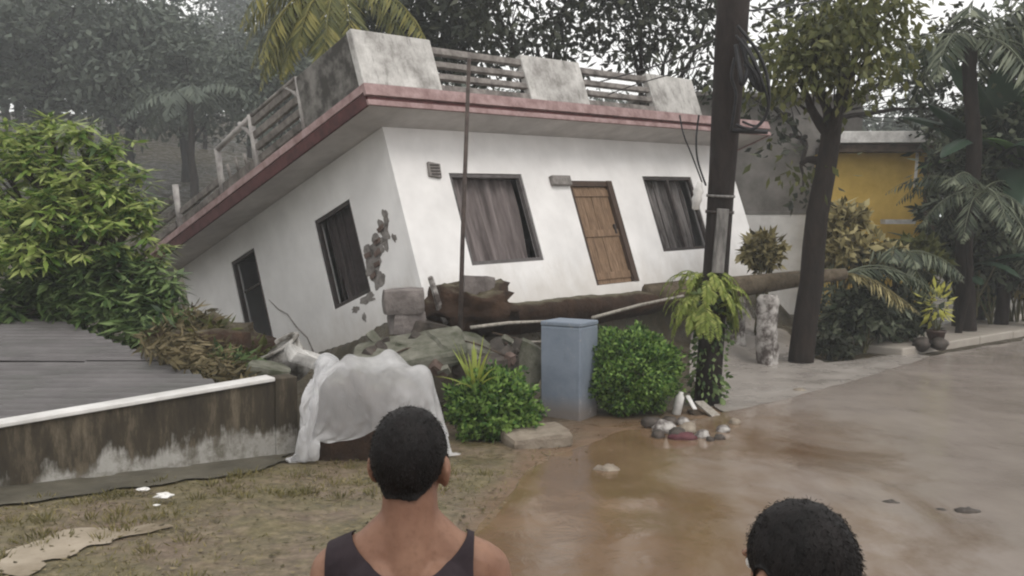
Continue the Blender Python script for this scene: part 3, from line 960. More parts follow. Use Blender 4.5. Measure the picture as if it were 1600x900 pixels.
# fallen palm lying along the crest of the bank
ft = empty('fallen_palm', uvw(5.0, -1.5, 1.2), 0, 'fallen palm trunk lying level across the dark gap beside the leaning house', 'palm tree')
def ftl(p): return tuple(np.array(p) - np.array(ft.location))
pts = [P(x, y, Yv) for x, y, Yv in ((1010, 462, 16.9), (1080, 455, 17.2), (1140, 449, 17.5), (1200, 442, 17.7), (1260, 434, 17.9), (1320, 428, 18.1))]
MB().tube([ftl(p) for p in pts], [0.20, 0.21, 0.20, 0.18, 0.15, 0.11], 12, True, 0.05).build('trunk', M['palm_bark'], ft, True)

def frond(name, base, dirv, length, droop, leafL, mat, parent, n=26, width=0.035, up=(0, 0, 1), rmat=None, hang=0.5, rev=1.0, both=True, seed=0):
    """palm or fern frond: curved rib with a row of narrow leaflets on each side; one mesh"""
    rs = np.random.default_rng(seed + 1)
    d = np.array(dirv, float)
    d /= np.linalg.norm(d)
    pts = [np.array(base, float)]
    cur = d.copy()
    for i in range(n):
        cur = cur + np.array([0, 0, -droop / n])
        cur /= np.linalg.norm(cur)
        pts.append(pts[-1] + cur * length / n)
    pts = np.array(pts)
    tn = np.gradient(pts, axis=0)
    tn = unit(tn)
    sd = unit(np.cross(tn, np.array(up, float)) + 1e-6)
    nr = np.cross(sd, tn)
    s = np.linspace(0, 1, n + 1)
    prof = np.sin(np.pi * np.clip(0.12 + 0.88 * s, 0, 1)) ** 0.7 * leafL
    V, Fq = [], []
    LP, LD, LN, LL = [], [], [], []
    for i in range(2, n + 1):
        for sg in (-1, 1):
            dd = sd[i] * sg + tn[i] * 0.55 - np.array([0, 0, hang]) + rs.normal(0, 0.1, 3)
            LP.append(pts[i]); LD.append(dd); LN.append(nr[i] + rs.normal(0, .15, 3)); LL.append(max(prof[i], 0.15 * leafL) * rs.uniform(.8, 1.1))
    V, Fl = leaf_arrays(LP, LD, LN, np.array(LL), width * np.ones(len(LP)), 0.15)
    rib = MB().tube([tuple(p) for p in pts], list(np.linspace(max(0.006, length * 0.009), 0.003, n + 1)), 4)
    V = np.concatenate([V, np.array(rib.v)])
    off = len(LP) * 4
    Fr = []
    for f in rib.f:
        if len(f) == 4: Fr += [(f[0] + off, f[1] + off, f[2] + off), (f[0] + off, f[2] + off, f[3] + off)]
    o = np_mesh(name, V, np.concatenate([Fl, np.array(Fr)]), mat, parent)
    return o
tip = ftl(pts[-1])
for k, (dx, dy, dz, L, dr) in enumerate([(1, 0.1, 0.22, 2.2, 0.9), (1, 0.5, 0.05, 2.0, 1.0), (0.9, -0.3, -0.15, 1.5, 0.7), (0.8, -0.1, 0.35, 1.9, 1.3), (0.7, 0.6, 0.3, 1.8, 1.2), (0.6, -0.4, 0.1, 1.3, 1.5), (0.9, 0.25, 0.5, 2.1, 1.5)]):
    frond('frond', tip, (dx, dy, dz), L, dr, 0.42, M['brown_leaf'] if k in (2, 5, 1) else M['teal_leaf'], ft, 24, 0.04, seed=k)

# thin poles of bamboo fallen below the bank, one leaning over the driveway
bam = 'bamboo poles fallen in front of the bank'
for k, (a, b, lab) in enumerate([((735, 512, 13.1), (852, 502, 13.4), 'upper grey bamboo pole lying level below the earth bank'), ((735, 543, 12.7), (850, 534, 12.9), 'lower grey bamboo pole just left of the blue grey post'), ((925, 497, 13.6), (1068, 462, 14.4), 'long pale bamboo pole sloping up from the post to the fern')]):
    pa, pb = P(*a), P(*b)
    mid = (pa + pb) / 2 + np.array([0, 0, 0.02])
    tag(MB().tube([pa, (pa * .7 + mid * .3), mid, (pb * .6 + mid * .4), pb], [0.028, 0.026, 0.025, 0.022, 0.018], 7, True, .06).build('bamboo_pole', M['plank'], None, True), lab, 'pole', bam)

# stones and blocks
def slab(name, c, size, rot, mat, label, cat, group=None, j=0.03, bev=0.03):
    M4 = Matrix.Translation(Vector(c)) @ Matrix.Rotation(rot[2], 4, 'Z') @ Matrix.Rotation(rot[1], 4, 'Y') @ Matrix.Rotation(rot[0], 4, 'X')
    h = [s / 2 for s in size]
    n = 4
    mb = MB()
    # a subdivided box so the faces can be chipped and uneven
    for ax in range(3):
        for sg in (-1, 1):
            o = len(mb.v)
            for i in range(n + 1):
                for k in range(n + 1):
                    p = [0, 0, 0]
                    p[ax] = sg
                    p[(ax + 1) % 3] = -1 + 2 * i / n
                    p[(ax + 2) % 3] = -1 + 2 * k / n
                    v = Vector((p[0] * h[0], p[1] * h[1], p[2] * h[2]))
                    e = sum(1 for q in p if abs(abs(q) - 1) < 1e-6)
                    v *= (1.0, 0.985, 0.95, 0.90)[min(e, 3)]
                    v += Vector([mnoise.noise(v * 4.0 + Vector((q * 7 + c[0] * 3, c[1], c[2]))) * j for q in (1, 2, 3)])
                    mb.v.append(tuple(M4 @ v))
            for i in range(n):
                for k in range(n):
                    q = o + i * (n + 1) + k
                    f = (q, q + n + 1, q + n + 2, q + 1)
                    mb.f.append(f if sg > 0 else f[::-1])
    return tag(mb.build(name, mat, None, False), label, cat, group)
slab('masonry_block', P(630, 470, 13.0), (0.56, 0.45, 0.34), (0.05, -0.06, 0.2), M['block'], 'upper grey masonry block standing in front of the white house corner', 'block', 'fallen masonry blocks')
slab('masonry_block', P(636, 505, 13.05), (0.46, 0.42, 0.34), (0.0, 0.05, 0.35), M['block'], 'lower narrower masonry block under the grey one at the house corner', 'block', 'fallen masonry blocks')
rbm = MB().blob((0, 0, 0), (0.66, 0.45, 0.38), 30, 18, 0.38, 2.6, None, 4.0)
rbo = rbm.build('root_ball', M['bank'], None, True)
rbo.location = tuple(P(735, 484, 13.75))
tag(rbo, 'dark lump of roots and earth at the left end of the broken bank', 'root ball')
slab('masonry_block', P(745, 447, 13.75), (0.46, 0.42, 0.30), (0.0, 0.06, 0.25), M['block'], 'brown masonry block on the bank crest under the curtained window', 'block', 'fallen masonry blocks')
slab('rubble_slab', P(640, 552, 12.4), (1.5, 0.9, 0.20), (0.28, -0.16, 0.1), M['moss_slab'], 'large mossy concrete slab tilted behind the plastic sheet', 'slab', 'broken mossy slabs')
slab('rubble_slab', P(722, 540, 12.6), (0.8, 0.8, 0.16), (0.22, 0.12, 0.5), M['moss_slab'], 'pale broken slab leaning at the foot of the iron rod', 'slab', 'broken mossy slabs')
slab('rubble_slab', P(760, 572, 12.3), (0.7, 0.6, 0.3), (0.1, -0.1, 0.9), M['dark_stone'], 'dark broken slab behind the spiky plant', 'slab', 'broken mossy slabs')
slab('rubble_slab', P(826, 568, 12.6), (0.5, 0.16, 0.55), (0.1, 0.5, 0.1), M['moss_slab'], 'thin slab leaning against the blue grey post', 'slab', 'broken mossy slabs')
slab('rubble_slab', P(668, 516, 13.1), (0.6, 0.4, 0.22), (0.1, 0.2, 0.8), M['dark_stone'], 'small dark slab wedged beneath the masonry blocks', 'slab', 'broken mossy slabs')
cpt = P(684, 470, 13.4)
slab('plaster_shard', tuple(cpt), (0.07, 0.10, 0.72), (0.0, -0.33, 0.4), M['white_stone'], 'narrow white plaster shard leaning by the masonry block', 'shard')
slab('paving_stone', (0.27, 10.75, gz(.27, 10.75) + 0.05), (0.72, 0.55, 0.20), (0.05, -0.09, 0.3), M['stone'], 'flat muddy stone in front of the blue grey gate post', 'stone')

# ------------------------------------------------------------------ compound wall, shed, plastic sheet
cw = empty('compound_wall', (WA[0], WA[1], 0), math.atan2(-WD[1], -WD[0]), 'low boundary wall stained black with a white top, left of the plastic sheet', 'wall')
# local +x runs from the left (near) towards the gate end at the origin; +y is behind
LWALL = 9.0
n = 40
mb, cp = MB(), MB()
def wt(xl): return 0.86 + 0.066 * max(xl, -5.5)          # the top follows the lane down to the left
def wallseg(mb, x0, x1, y0, y1, zb, zt, off0=0.0):
    for i in range(n + 1):
        xl = x0 + (x1 - x0) * i / n
        for (yy, zz) in ((y0, zb(xl)), (y1, zb(xl)), (y1, zt(xl)), (y0, zt(xl))):
            mb.v.append((xl, yy, zz))
    for i in range(n):
        q = i * 4
        for k in range(4):
            mb.f.append((q + k, q + 4 + k, q + 4 + (k + 1) % 4, q + (k + 1) % 4))
    mb.f += [(0, 1, 2, 3), tuple(n * 4 + k for k in (3, 2, 1, 0))]
wallseg(mb, -LWALL, -0.17, 0.0, 0.17, lambda x: -0.6, wt)
wallseg(cp, -LWALL, -0.17, -0.035, 0.205, lambda x: wt(x) + 0.002, lambda x: wt(x) + 0.042)
mb.build('wall_body', M['compound'], cw)
cp.build('coping', M['coping'], cw, False, 0.008)
MB().box((-0.168, -0.03, -0.3), (0.08, 0.21, 0.88)).build('end_pier', M['compound'], cw, False, 0.015)

shed = empty('shed', (-7, 11, -0.9), 0, 'grey corrugated roof of a low shed behind the boundary wall', 'shed')
def roofz(y): return 0.80 + (y - 10.2) * 0.095
row, yy = 0, 5.2
while yy < 14.0:
    y1 = min(yy + 2.98, 14.02)
    for xa, xb in ((-14.5, -11.2), (-11.25, -7.9), (-7.95, -4.9), (-4.95, -2.6)):
        xsn = np.arange(xa, xb + .01, 0.15)
        ysn = np.arange(yy, y1 + 0.08, 0.0225)
        Xn, Yn = np.meshgrid(xsn, ysn)
        i = np.arange(Xn.size).reshape(Xn.shape)
        Ft = np.concatenate([np.stack([i[:-1, :-1], i[:-1, 1:], i[1:, 1:]], -1).reshape(-1, 3), np.stack([i[:-1, :-1], i[1:, 1:], i[1:, :-1]], -1).reshape(-1, 3)])
        x, y = Xn.ravel(), Yn.ravel()
        z = roofz(y) + 0.030 * np.sin(y * 2 * np.pi / 0.20) + 0.005 * (1 - (y - yy) / 0.98) + 0.012 * fbm(x, y, 0.8, row)
        fld = np.minimum(behind_wall(x, y) - 0.24, (-3.10 - (y - 10.1) * 0.945 + 0.05 * math.sin(row * 3)) - x)
        Vc, Fc, _ = clip_mesh(np.stack([x + 7, y - 11, z + 0.9 + (0.012 if xa in (-11.25, -4.95) else 0)], 1), Ft.tolist(), fld)
        if len(Fc) < 4: continue
        me = bpy.data.meshes.new('roof_sheet')
        me.from_pydata(Vc, [], Fc)
        link('roof_sheet', me, M['sheet'], shed, True)
    yy += 2.93
    row += 1
MB().box((-6, 2.5, -0.6), (-0.5, 2.65, 1.85)).build('rear_wall', M['shed_wall'], shed)
MB().box((-0.6, -0.3, -0.5), (-0.48, 2.4, 1.5)).build('side_wall', M['shed_wall'], shed)
MB().tube([(3.7, -0.92, 1.60), (0.1, 2.9, 1.99)], 0.035, 6).build('verge_batten', M['dark_plank'], shed)

# a heap with a white plastic sheet thrown over it
HC = np.array(P(576, 690, 10.2))
HC[2] = gz(HC[0], HC[1])
HR = np.array([.76, .52, .98])
def heap_d(p):                       # below 1 inside the heap
    q = np.abs((p - HC) / HR)
    bump_ = 1 + .07 * np.sin(p[:, 0] * 9 + 1) * np.sin(p[:, 1] * 8) + .05 * np.sin(p[:, 0] * 17 + p[:, 2] * 11)
    return (q[:, 0] ** 3.6 + q[:, 1] ** 3.6 + q[:, 2] ** 3.6) ** (1 / 3.6) / bump_
hm_ = MB()
for i in range(15):
    th_ = math.pi / 2 * i / 14
    for k in range(28):
        ph_ = 2 * math.pi * k / 28
        dv_ = np.array([[math.sin(th_) * math.cos(ph_), math.sin(th_) * math.sin(ph_), math.cos(th_)]]) * HR
        hm_.v.append(tuple((HC + dv_ / heap_d(HC + dv_)[0] * (.86 + .05 * nz(i * .9, k * .9, 3)))[0]))
for i in range(14):
    for k in range(28):
        hm_.f.append((i * 28 + k, (i + 1) * 28 + k, (i + 1) * 28 + (k + 1) % 28, i * 28 + (k + 1) % 28))
ho = hm_.build('brushwood_heap', M['bank'], None, True)
tag(ho, 'dark heap of earth and cuttings under the white plastic sheet', 'heap')
NA, NB_ = 84, 70
A_, B_ = np.meshgrid(np.linspace(-1.66, 1.16, NA), np.linspace(-0.93, 1.12, NB_), indexing='ij')
ro = math.radians(24)
Q = np.stack([HC[0] + A_ * math.cos(ro) - B_ * math.sin(ro), HC[1] + .05 + A_ * math.sin(ro) + B_ * math.cos(ro), HC[2] + 1.12 + .03 * fbm(A_, B_, 2.3, 3)], -1)
rest_a, rest_b = (1.66 + 1.16) / (NA - 1), (0.93 + 1.12) / (NB_ - 1)
rest_a *= 1.03; rest_b *= 1.03
rest_d = math.hypot(rest_a, rest_b)
Qp = Q.copy()
def con(i0, i1, L, st):
    d_ = Q[i1] - Q[i0]
    l_ = np.linalg.norm(d_, axis=-1, keepdims=True)
    c_ = d_ * (.5 * st * (l_ - L) / np.maximum(l_, 1e-6))
    Q[i0] += c_; Q[i1] -= c_
sl = slice
pairs = []
for o in (0, 1):
    n0 = (NA - o) // 2 * 2
    pairs.append(((sl(o, o + n0, 2), sl(None)), (sl(o + 1, o + n0, 2), sl(None)), rest_a, 1.0))
    n0 = (NB_ - o) // 2 * 2
    pairs.append(((sl(None), sl(o, o + n0, 2)), (sl(None), sl(o + 1, o + n0, 2)), rest_b, 1.0))
for o in (0, 1):
    n0 = (NA - o) // 2 * 2
    pairs.append(((sl(o, o + n0, 2), sl(0, -1)), (sl(o + 1, o + n0, 2), sl(1, None)), rest_d, .35))
    pairs.append(((sl(o, o + n0, 2), sl(1, None)), (sl(o + 1, o + n0, 2), sl(0, -1)), rest_d, .35))
for it in range(170):
    vel = (Q - Qp) * .965
    F0 = Q.copy()
    Qp = Q.copy()
    Q = Q + vel + np.array([0, 0, -9.8 * .0002])
    for _ in range(9):
        for pr in pairs: con(*pr)
    f_ = Q.reshape(-1, 3)
    hd = heap_d(f_)
    m_ = (hd < 1.0) & (f_[:, 2] > HC[2] - .1)
    f_[m_] = HC + (f_[m_] - HC) / hd[m_][:, None]
    pf = Qp.reshape(-1, 3)
    pf[m_] = f_[m_]
    f0_ = F0.reshape(-1, 3)
    f_[m_] = f_[m_] * .35 + f0_[m_] * .65
    pf[m_] = f_[m_]                     # friction on the heap
    gr_ = g(f_[:, 0], f_[:, 1]) + .02
    b_ = f_[:, 2] < gr_
    f_[b_, 2] = gr_[b_]
    pf[b_] = f_[b_]
    bw_ = behind_wall(f_[:, 0], f_[:, 1])                  # stays clear of the wall end
    wl_ = (bw_ > -.06) & (bw_ < .22) & ((f_[:, 0] - WA[0]) * WD[0] + (f_[:, 1] - WA[1]) * WD[1] > -.12) & (f_[:, 2] < .9)
    f_[wl_, 2] = .93
    Q = f_.reshape(NA, NB_, 3)
du_, dv_ = np.gradient(Q, axis=0), np.gradient(Q, axis=1)
nr_ = np.cross(du_, dv_)
nr_ /= np.maximum(np.linalg.norm(nr_, axis=-1, keepdims=True), 1e-9)
cr_ = .022 * (.3 - np.abs(fbm(A_, B_, 3.2, 41, 3))) + .014 * (.3 - np.abs(fbm(A_ + .3 * B_, B_, 6.5, 47, 2)))
Q = Q + nr_ * np.sign(nr_[NA // 2, NB_ // 2, 2]) * (cr_ + .012)[..., None]
i_ = np.arange(NA * NB_).reshape(NA, NB_)
ps = np_mesh('plastic_sheet', Q.reshape(-1, 3), np.stack([i_[:-1, :-1], i_[1:, :-1], i_[1:, 1:], i_[:-1, 1:]], -1).reshape(-1, 4), M['plastic'], None, True)
sb_ = ps.modifiers.new('smooth', 'SUBSURF'); sb_.levels = 1; sb_.render_levels = 1
tag(ps, 'crumpled translucent white plastic sheet draped at the end of the boundary wall', 'sheet')

# ------------------------------------------------------------------ gate post, bushes, spiky plant
gp = empty('gate_post', (0.75, 12.45, gz(0.75, 12.45)), math.radians(-32), 'square blue grey painted gate post between the two green bushes', 'post')
MB().box((-0.29, -0.25, -0.25), (0.29, 0.25, 1.19)).build('shaft', M['gatepost'], gp, False, 0.02)
MB().box((-0.295, -0.255, 1.192), (0.295, 0.255, 1.25)).build('cap', M['gatepost'], gp, False, 0.015)

def shell_points(n, r, squash=(1, 1, 1), inner=0.75, seed=0, noise_amp=0.12, fr=2.0):
    rs = np.random.default_rng(seed)
    d = unit(rs.normal(size=(n, 3)))
    rad = rs.uniform(inner, 1.0, n) ** 0.6
    nm = np.array([mnoise.noise(Vector(q * fr + seed)) for q in d])
    rad = rad * (1 + noise_amp * nm * 1.8)
    return d * rad[:, None] * np.array(squash) * r, d
def bush(name, loc, r, squash, nleaf, L, Wd, mat, label, group=None, seed=0, cat='bush', inner=0.72, namp=0.12):
    e = empty(name, loc, 0, label, cat, group)
    c = np.array([0, 0, r * squash[2] * 0.92])
    p, d = shell_points(nleaf, r, squash, inner, seed, namp, 3.0)
    rs = np.random.default_rng(seed + 5)
    dirs = d * 0.7 + rs.normal(0, 0.55, d.shape) + np.array([0, 0, 0.15])
    nr = d + rs.normal(0, 0.5, d.shape)
    p = p + c
    keep = p[:, 2] > 0.02
    leaves('foliage', p[keep], dirs[keep], nr[keep], L * rs.uniform(.7, 1.25, keep.sum()), Wd * rs.uniform(.7, 1.2, keep.sum()), mat, e)
    st = MB()
    for k in range(26):                                    # stray shoots breaking the outline
        j = rs.integers(0, len(p))
        if p[j][2] < c[2]: continue
        o = unit(np.array([d[j] + np.array([0, 0, .6]) + rs.normal(0, .3, 3)]))[0]
        L_ = rs.uniform(.06, .16)
        st.tube([tuple(p[j]), tuple(p[j] + o * L_)], [.004, .002], 4)
    for k in range(7):
        a = rs.uniform(0, 6.28)
        q = rs.uniform(.4, .75)
        st.tube([(0.05 * math.cos(a), 0.05 * math.sin(a), -0.1), (r * q * .4 * math.cos(a), r * q * .4 * math.sin(a), c[2] * .7), (r * q * math.cos(a), r * q * math.sin(a), c[2] * 1.2)], [0.025, 0.018, 0.008], 5)
    st.build('stem', M['stem'], e)
    return e
bp = G(988, 648, 0.03)
bush('round_bush', (bp[0], bp[1] + 0.35, 0.0), 0.66, (1, 0.95, 0.86), 14000, 0.062, 0.037, M['hedge'], 'dense clipped round green bush right of the blue grey post', None, 11, 'bush', 0.55, 0.2)
bp = G(768, 690, 0.05)
bush('low_bush', (bp[0], bp[1] + 0.5, -0.06), 0.52, (1.0, 0.9, 0.82), 8500, 0.072, 0.042, M['hedge'], 'loose green bush with the spiky plant growing out of its top', None, 23, 'bush', 0.5, 0.28)
sp = P(742, 592, 11.1)
spk = empty('spiky_plant', tuple(sp), 0, 'yellow green plant with sword shaped leaves rising above the left bush', 'plant')
for k in range(22):
    a = random.uniform(0, 6.28)
    t = random.uniform(0.15, 0.95)
    L = random.uniform(0.34, 0.58)
    dx, dy, dz = math.cos(a) * t, math.sin(a) * t, 1.1 - 0.5 * t
    n_ = 6
    V, Fc = [], []
    pos = Vector((0, 0, -0.15)); dv = Vector((dx, dy, dz)).normalized()
    side = dv.cross(Vector((0, 0, 1))).normalized()
    for i in range(n_ + 1):
        wd = 0.026 * (1 - (i / n_) ** 2) + 0.001
        V += [tuple(pos - side * wd), tuple(pos + Vector((0, 0, -wd * .5))), tuple(pos + side * wd)]
        pos = pos + dv * (L + .15) / n_
        dv = (dv + Vector((0, 0, -0.10 * t * 1.4))).normalized()
    for i in range(n_):
        q = i * 3
        Fc += [(q, q + 1, q + 4, q + 3), (q + 1, q + 2, q + 5, q + 4)]
    me = bpy.data.meshes.new('leaf')
    me.from_pydata(V, [], Fc)
    link('leaf', me, M['spike'], spk)

# ------------------------------------------------------------------ utility pole with its cables, fern and fittings
pb = np.array([2.73, 13.3, gz(2.73, 13.3)])
ptop = P(1150, -60, 12.9)
upd = (ptop - pb) / np.linalg.norm(ptop - pb)
pole = empty('utility_pole', tuple(pb), 0, 'dark leaning utility pole hung with cable coils and a fern', 'pole')
def ql(s): return tuple(upd * s)
LP_ = float(np.linalg.norm(ptop - pb))
MB().tube([ql(-0.4), ql(0.8), ql(2), ql(3.2), ql(4.2), ql(5.0), ql(LP_ + 0.8)], [0.185, 0.18, 0.175, 0.18, 0.20, 0.215, 0.22], 16).build('shaft', M['pole'], pole, True)
def pl(px, py, Yv): return tuple(P(px, py, Yv) - pb)
MB().tube([ql(2.88), ql(2.915)], 0.196, 16).build('clamp_band', M['tin'], pole, True)
MB().tube([ql(2.66), ql(2.70)], 0.196, 16).build('clamp_band', M['bar'], pole, True)
q = Vector(ql(2.3))
MB().box((-0.09, -0.235, -0.45), (0.07, -0.19, 0.42), Matrix.Translation(q) @ Matrix.Rotation(0.07, 4, 'Y')).build('tin_plate', M['tin'], pole, False, 0.01)
ins = MB()
qq = pl(1090, 305, 12.95)
ins.lathe([(0.02, -0.2), (0.05, -0.19), (0.055, -0.1), (0.075, -0.06), (0.055, 0.0), (0.075, 0.05), (0.05, 0.1), (0.035, 0.17), (0.015, 0.19)], 14, Matrix.Translation(Vector(qq)) @ Matrix.Rotation(0.15, 4, 'Y'))
ins.build('insulator', M['white_pvc'], pole, True)
def cable(pix, r, name='cable'):
    pts = [Vector(pl(*p)) for p in pix]
    # smooth the measured points
    out = []
    m = 6
    ext = [pts[0]] + pts + [pts[-1]]
    for i in range(1, len(ext) - 2):
        p0, p1, p2, p3 = ext[i - 1:i + 3]
        for k in range(m):
            t = k / m
            out.append(0.5 * ((2 * p1) + (p2 - p0) * t + (2 * p0 - 5 * p1 + 4 * p2 - p3) * t * t + (3 * p1 - p0 - 3 * p2 + p3) * t ** 3))
    out.append(pts[-1])
    return MB().tube(out, r, 6).build(name, M['cable'], pole, True)
cable([(1152, 40, 12.6), (1180, 75, 12.5), (1196, 110, 12.5), (1202, 150, 12.5), (1196, 182, 12.55), (1175, 202, 12.6), (1150, 195, 12.7)], 0.022)
cable([(1150, 55, 12.6), (1172, 85, 12.45), (1190, 125, 12.45), (1200, 165, 12.5), (1185, 196, 12.6), (1160, 190, 12.7)], 0.016)
cable([(1158, 60, 12.6), (1168, 100, 12.5), (1180, 130, 12.5), (1192, 140, 12.5), (1180, 100, 12.5), (1160, 62, 12.6)], 0.03)
cable([(1150, 70, 12.6), (1156, 110, 12.5), (1160, 132, 12.5), (1168, 105, 12.5), (1158, 66, 12.6)], 0.03)
cable([(1165, 95, 12.5), (1182, 118, 12.45), (1188, 140, 12.5), (1176, 130, 12.5), (1164, 100, 12.5)], 0.028)
cable([(1148, 90, 12.6), (1143, 120, 12.6), (1150, 150, 12.6), (1142, 205, 12.7)], 0.02)
cable([(1140, 203, 12.9), (1165, 205, 12.8), (1199, 206, 12.8)], 0.032, 'bracket')
cable([(1062, 180, 13.2), (1068, 210, 13.1), (1082, 245, 13.05), (1097, 285, 13.0)], 0.010)
cable([(1092, 180, 13.2), (1088, 215, 13.1), (1090, 250, 13.05), (1103, 290, 13.0)], 0.013)
cable([(1120, 60, 12.9), (1040, 98, 15), (930, 130, 19), (905, 140, 20.5)], 0.012)
cable([(1140, 20, 12.8), (1240, 8, 14), (1400, -20, 17)], 0.012)
cable([(1125, 95, 12.9), (1000, 130, 16), (940, 152, 18.2)], 0.009)
n_ = 420
ss_ = rng.uniform(0.05, 1.7, n_)
aa_ = rng.uniform(0, 6.28, n_)
cp_ = np.array([ql(v) for v in ss_]) + np.stack([np.cos(aa_), np.sin(aa_), 0 * aa_], 1) * rng.uniform(.18, .26, n_)[:, None]
leaves('creeper', cp_, np.stack([np.cos(aa_), np.sin(aa_), -.9 + 0 * aa_], 1) + rng.normal(0, .5, (n_, 3)), rng.normal(0, .6, (n_, 3)) + np.array([0, -1, .5]), rng.uniform(.06, .13, n_), rng.uniform(.04, .07, n_), M['mango_dark'], pole)
fc = np.array(P(1104, 452, 13.0))
fern = empty('hanging_fern', tuple(fc), 0, 'bright yellow green fern drooping from the utility pole', 'fern')
for k in range(74):
    a = random.uniform(0, 6.28)
    t = random.uniform(0.25, 1.0)
    z0 = random.uniform(-0.5, 0.12)
    frond('frond', (0.16 * math.cos(a), 0.16 * math.sin(a), z0 + .12), (math.cos(a) * t, math.sin(a) * t, random.uniform(.1, .8)), random.uniform(.34, .66), random.uniform(2.8, 4.6), random.uniform(.08, .14), M['fern'], fern, 18, 0.03, hang=0.35, seed=100 + k)

# debris at the foot of the pole
def pebble(name, c, r, mat, label, cat, group=None, seed=0, rot=0.0):
    mb = MB().blob((0, 0, 0), r, 12, 8, 0.22, 1.7, Matrix.Rotation(rot, 3, 'Z'), seed)
    o = mb.build(name, mat, None, True)
    o.location = c
    return tag(o, label, cat, group)
grp = 'stones heaped at the foot of the utility pole'
for k, (px, py, r, m) in enumerate([(1038, 668, .12, 'white_stone'), (1058, 676, .10, 'dark_stone'), (1046, 655, .09, 'dark_stone'), (1018, 660, .11, 'dark_stone'), (1075, 668, .10, 'stone'), (1098, 676, .08, 'white_stone'), (1130, 668, .07, 'white_stone'), (1124, 680, .06, 'dark_stone'), (1028, 676, .08, 'dark_stone'), (1148, 655, .06, 'stone'), (1068, 655, .08, 'white_stone'), (1110, 682, .05, 'dark_stone')]):
    c = G(px, py, 0.08)
    pebble('stone', (c[0], c[1], gz(c[0], c[1]) + r * 0.55), (r * 1.2, r, r * .8), M[m], {'white_stone': 'flaking whitewashed stone in the heap at the utility pole foot', 'dark_stone': 'dark wet stone in the heap at the utility pole foot', 'stone': 'brown muddy stone in the heap at the utility pole foot'}[m], 'stone', grp, k + 2, k)
def plank(a, b, wd, th, mat, label):
    a, b = Vector(a), Vector(b)
    d = (b - a)
    L = d.length
    M4 = Matrix.Translation((a + b) / 2) @ d.to_track_quat('X', 'Z').to_matrix().to_4x4()
    return tag(MB().box((-L / 2, -wd / 2, -th / 2), (L / 2, wd / 2, th / 2), M4, 0.006).build('plank', mat, None, False, 0.006), label, 'plank', 'broken planks at the pole')
plank(P(1092, 628, 12.7), P(1136, 665, 12.1), 0.14, 0.03, M['plank'], 'pale plank sloping down from the utility pole to the wet road')
plank(P(1080, 640, 12.6), P(1122, 672, 12.15), 0.16, 0.04, M['dark_plank'], 'dark plank lying under the pale one at the pole foot')
plank(P(1112, 678, 11.9), P(1146, 672, 12.1), 0.05, 0.03, M['dark_plank'], 'short dark stick at the outer edge of the debris')
c = P(1060, 632, 12.5)
tag(MB().lathe([(0.05, -0.14), (0.06, -0.13), (0.06, 0.10), (0.035, 0.14), (0.035, 0.17)], 12, Matrix.Translation(Vector(c)) @ Matrix.Rotation(0.2, 4, 'Y')).build('plastic_bottle', M['white_pvc'], None, True), 'white plastic bottle standing between the round bush and the utility pole', 'bottle')
c = P(1080, 626, 12.6)
plank(P(1074, 618, 12.6), P(1086, 640, 12.4), 0.06, 0.02, M['white_pvc'], 'short white painted board propped beside the bottle')
c = G(1066, 682, 0.05)
pebble('rag', (c[0], c[1], gz(c[0], c[1]) + .03), (.17, .12, .06), M['maroon'], 'wet maroon rag in front of the stones at the pole', 'rag', None, 3)

# thin iron rod in front of the house
ra, rb2 = P(718, 560, 12.9), P(733, 92, 12.9)
tag(MB().tube([tuple(ra), tuple((ra * .6 + rb2 * .4) + np.array([-.01, 0, 0])), tuple(rb2)], [0.034, 0.03, 0.026], 8).build('iron_rod', M['rust'], None, True), 'thin upright iron rod in front of the wide curtained window', 'rod')

# tipped drum and brush by the sunken corner
c = P(447, 566, 12.0)
M4 = Matrix.Translation(Vector(c)) @ Matrix.Rotation(math.radians(24), 4, 'Z') @ Matrix.Rotation(math.radians(62), 4, 'X')
M['tubmat'] = rough_mat('mud_streaked_cement', (0.10, 0.09, 0.075), (0.42, 0.41, 0.39), 4.5, 0.8, 0.5, lo=.4, hi=.62)
dm = empty('cement_tub', (0, 0, 0), 0, 'tipped grey white cement tub below the sunken side wall', 'tub')
dm.location = tuple(c)
L4 = Matrix.Rotation(math.radians(-28), 4, 'Y') @ Matrix.Rotation(math.radians(12), 4, 'X') @ Matrix.Scale(.88, 4)
MB().lathe([(0.20, -0.28), (0.27, -0.25), (0.31, 0.0), (0.33, 0.24), (0.29, 0.24), (0.26, 0.0), (0.2, -0.2)], 22, L4).build('bowl', M['tubmat'], dm, True)
MB().lathe([(0.33, 0.242), (0.365, 0.25), (0.365, 0.29), (0.29, 0.29), (0.292, 0.242)], 22, L4).build('rim', M['tubmat'], dm, True)
slab('rubble_slab', P(478, 560, 11.6), (0.5, 0.3, 0.16), (0.3, 0.4, 0.7), M['parapet'], 'white plaster lump right of the tipped cement tub', 'slab', 'broken mossy slabs')
slab('rubble_slab', P(420, 583, 11.2), (0.5, 0.4, 0.18), (0.1, 0.2, 0.2), M['moss_slab'], 'small grey slab lying below the cement tub behind the wall', 'slab', 'broken mossy slabs')
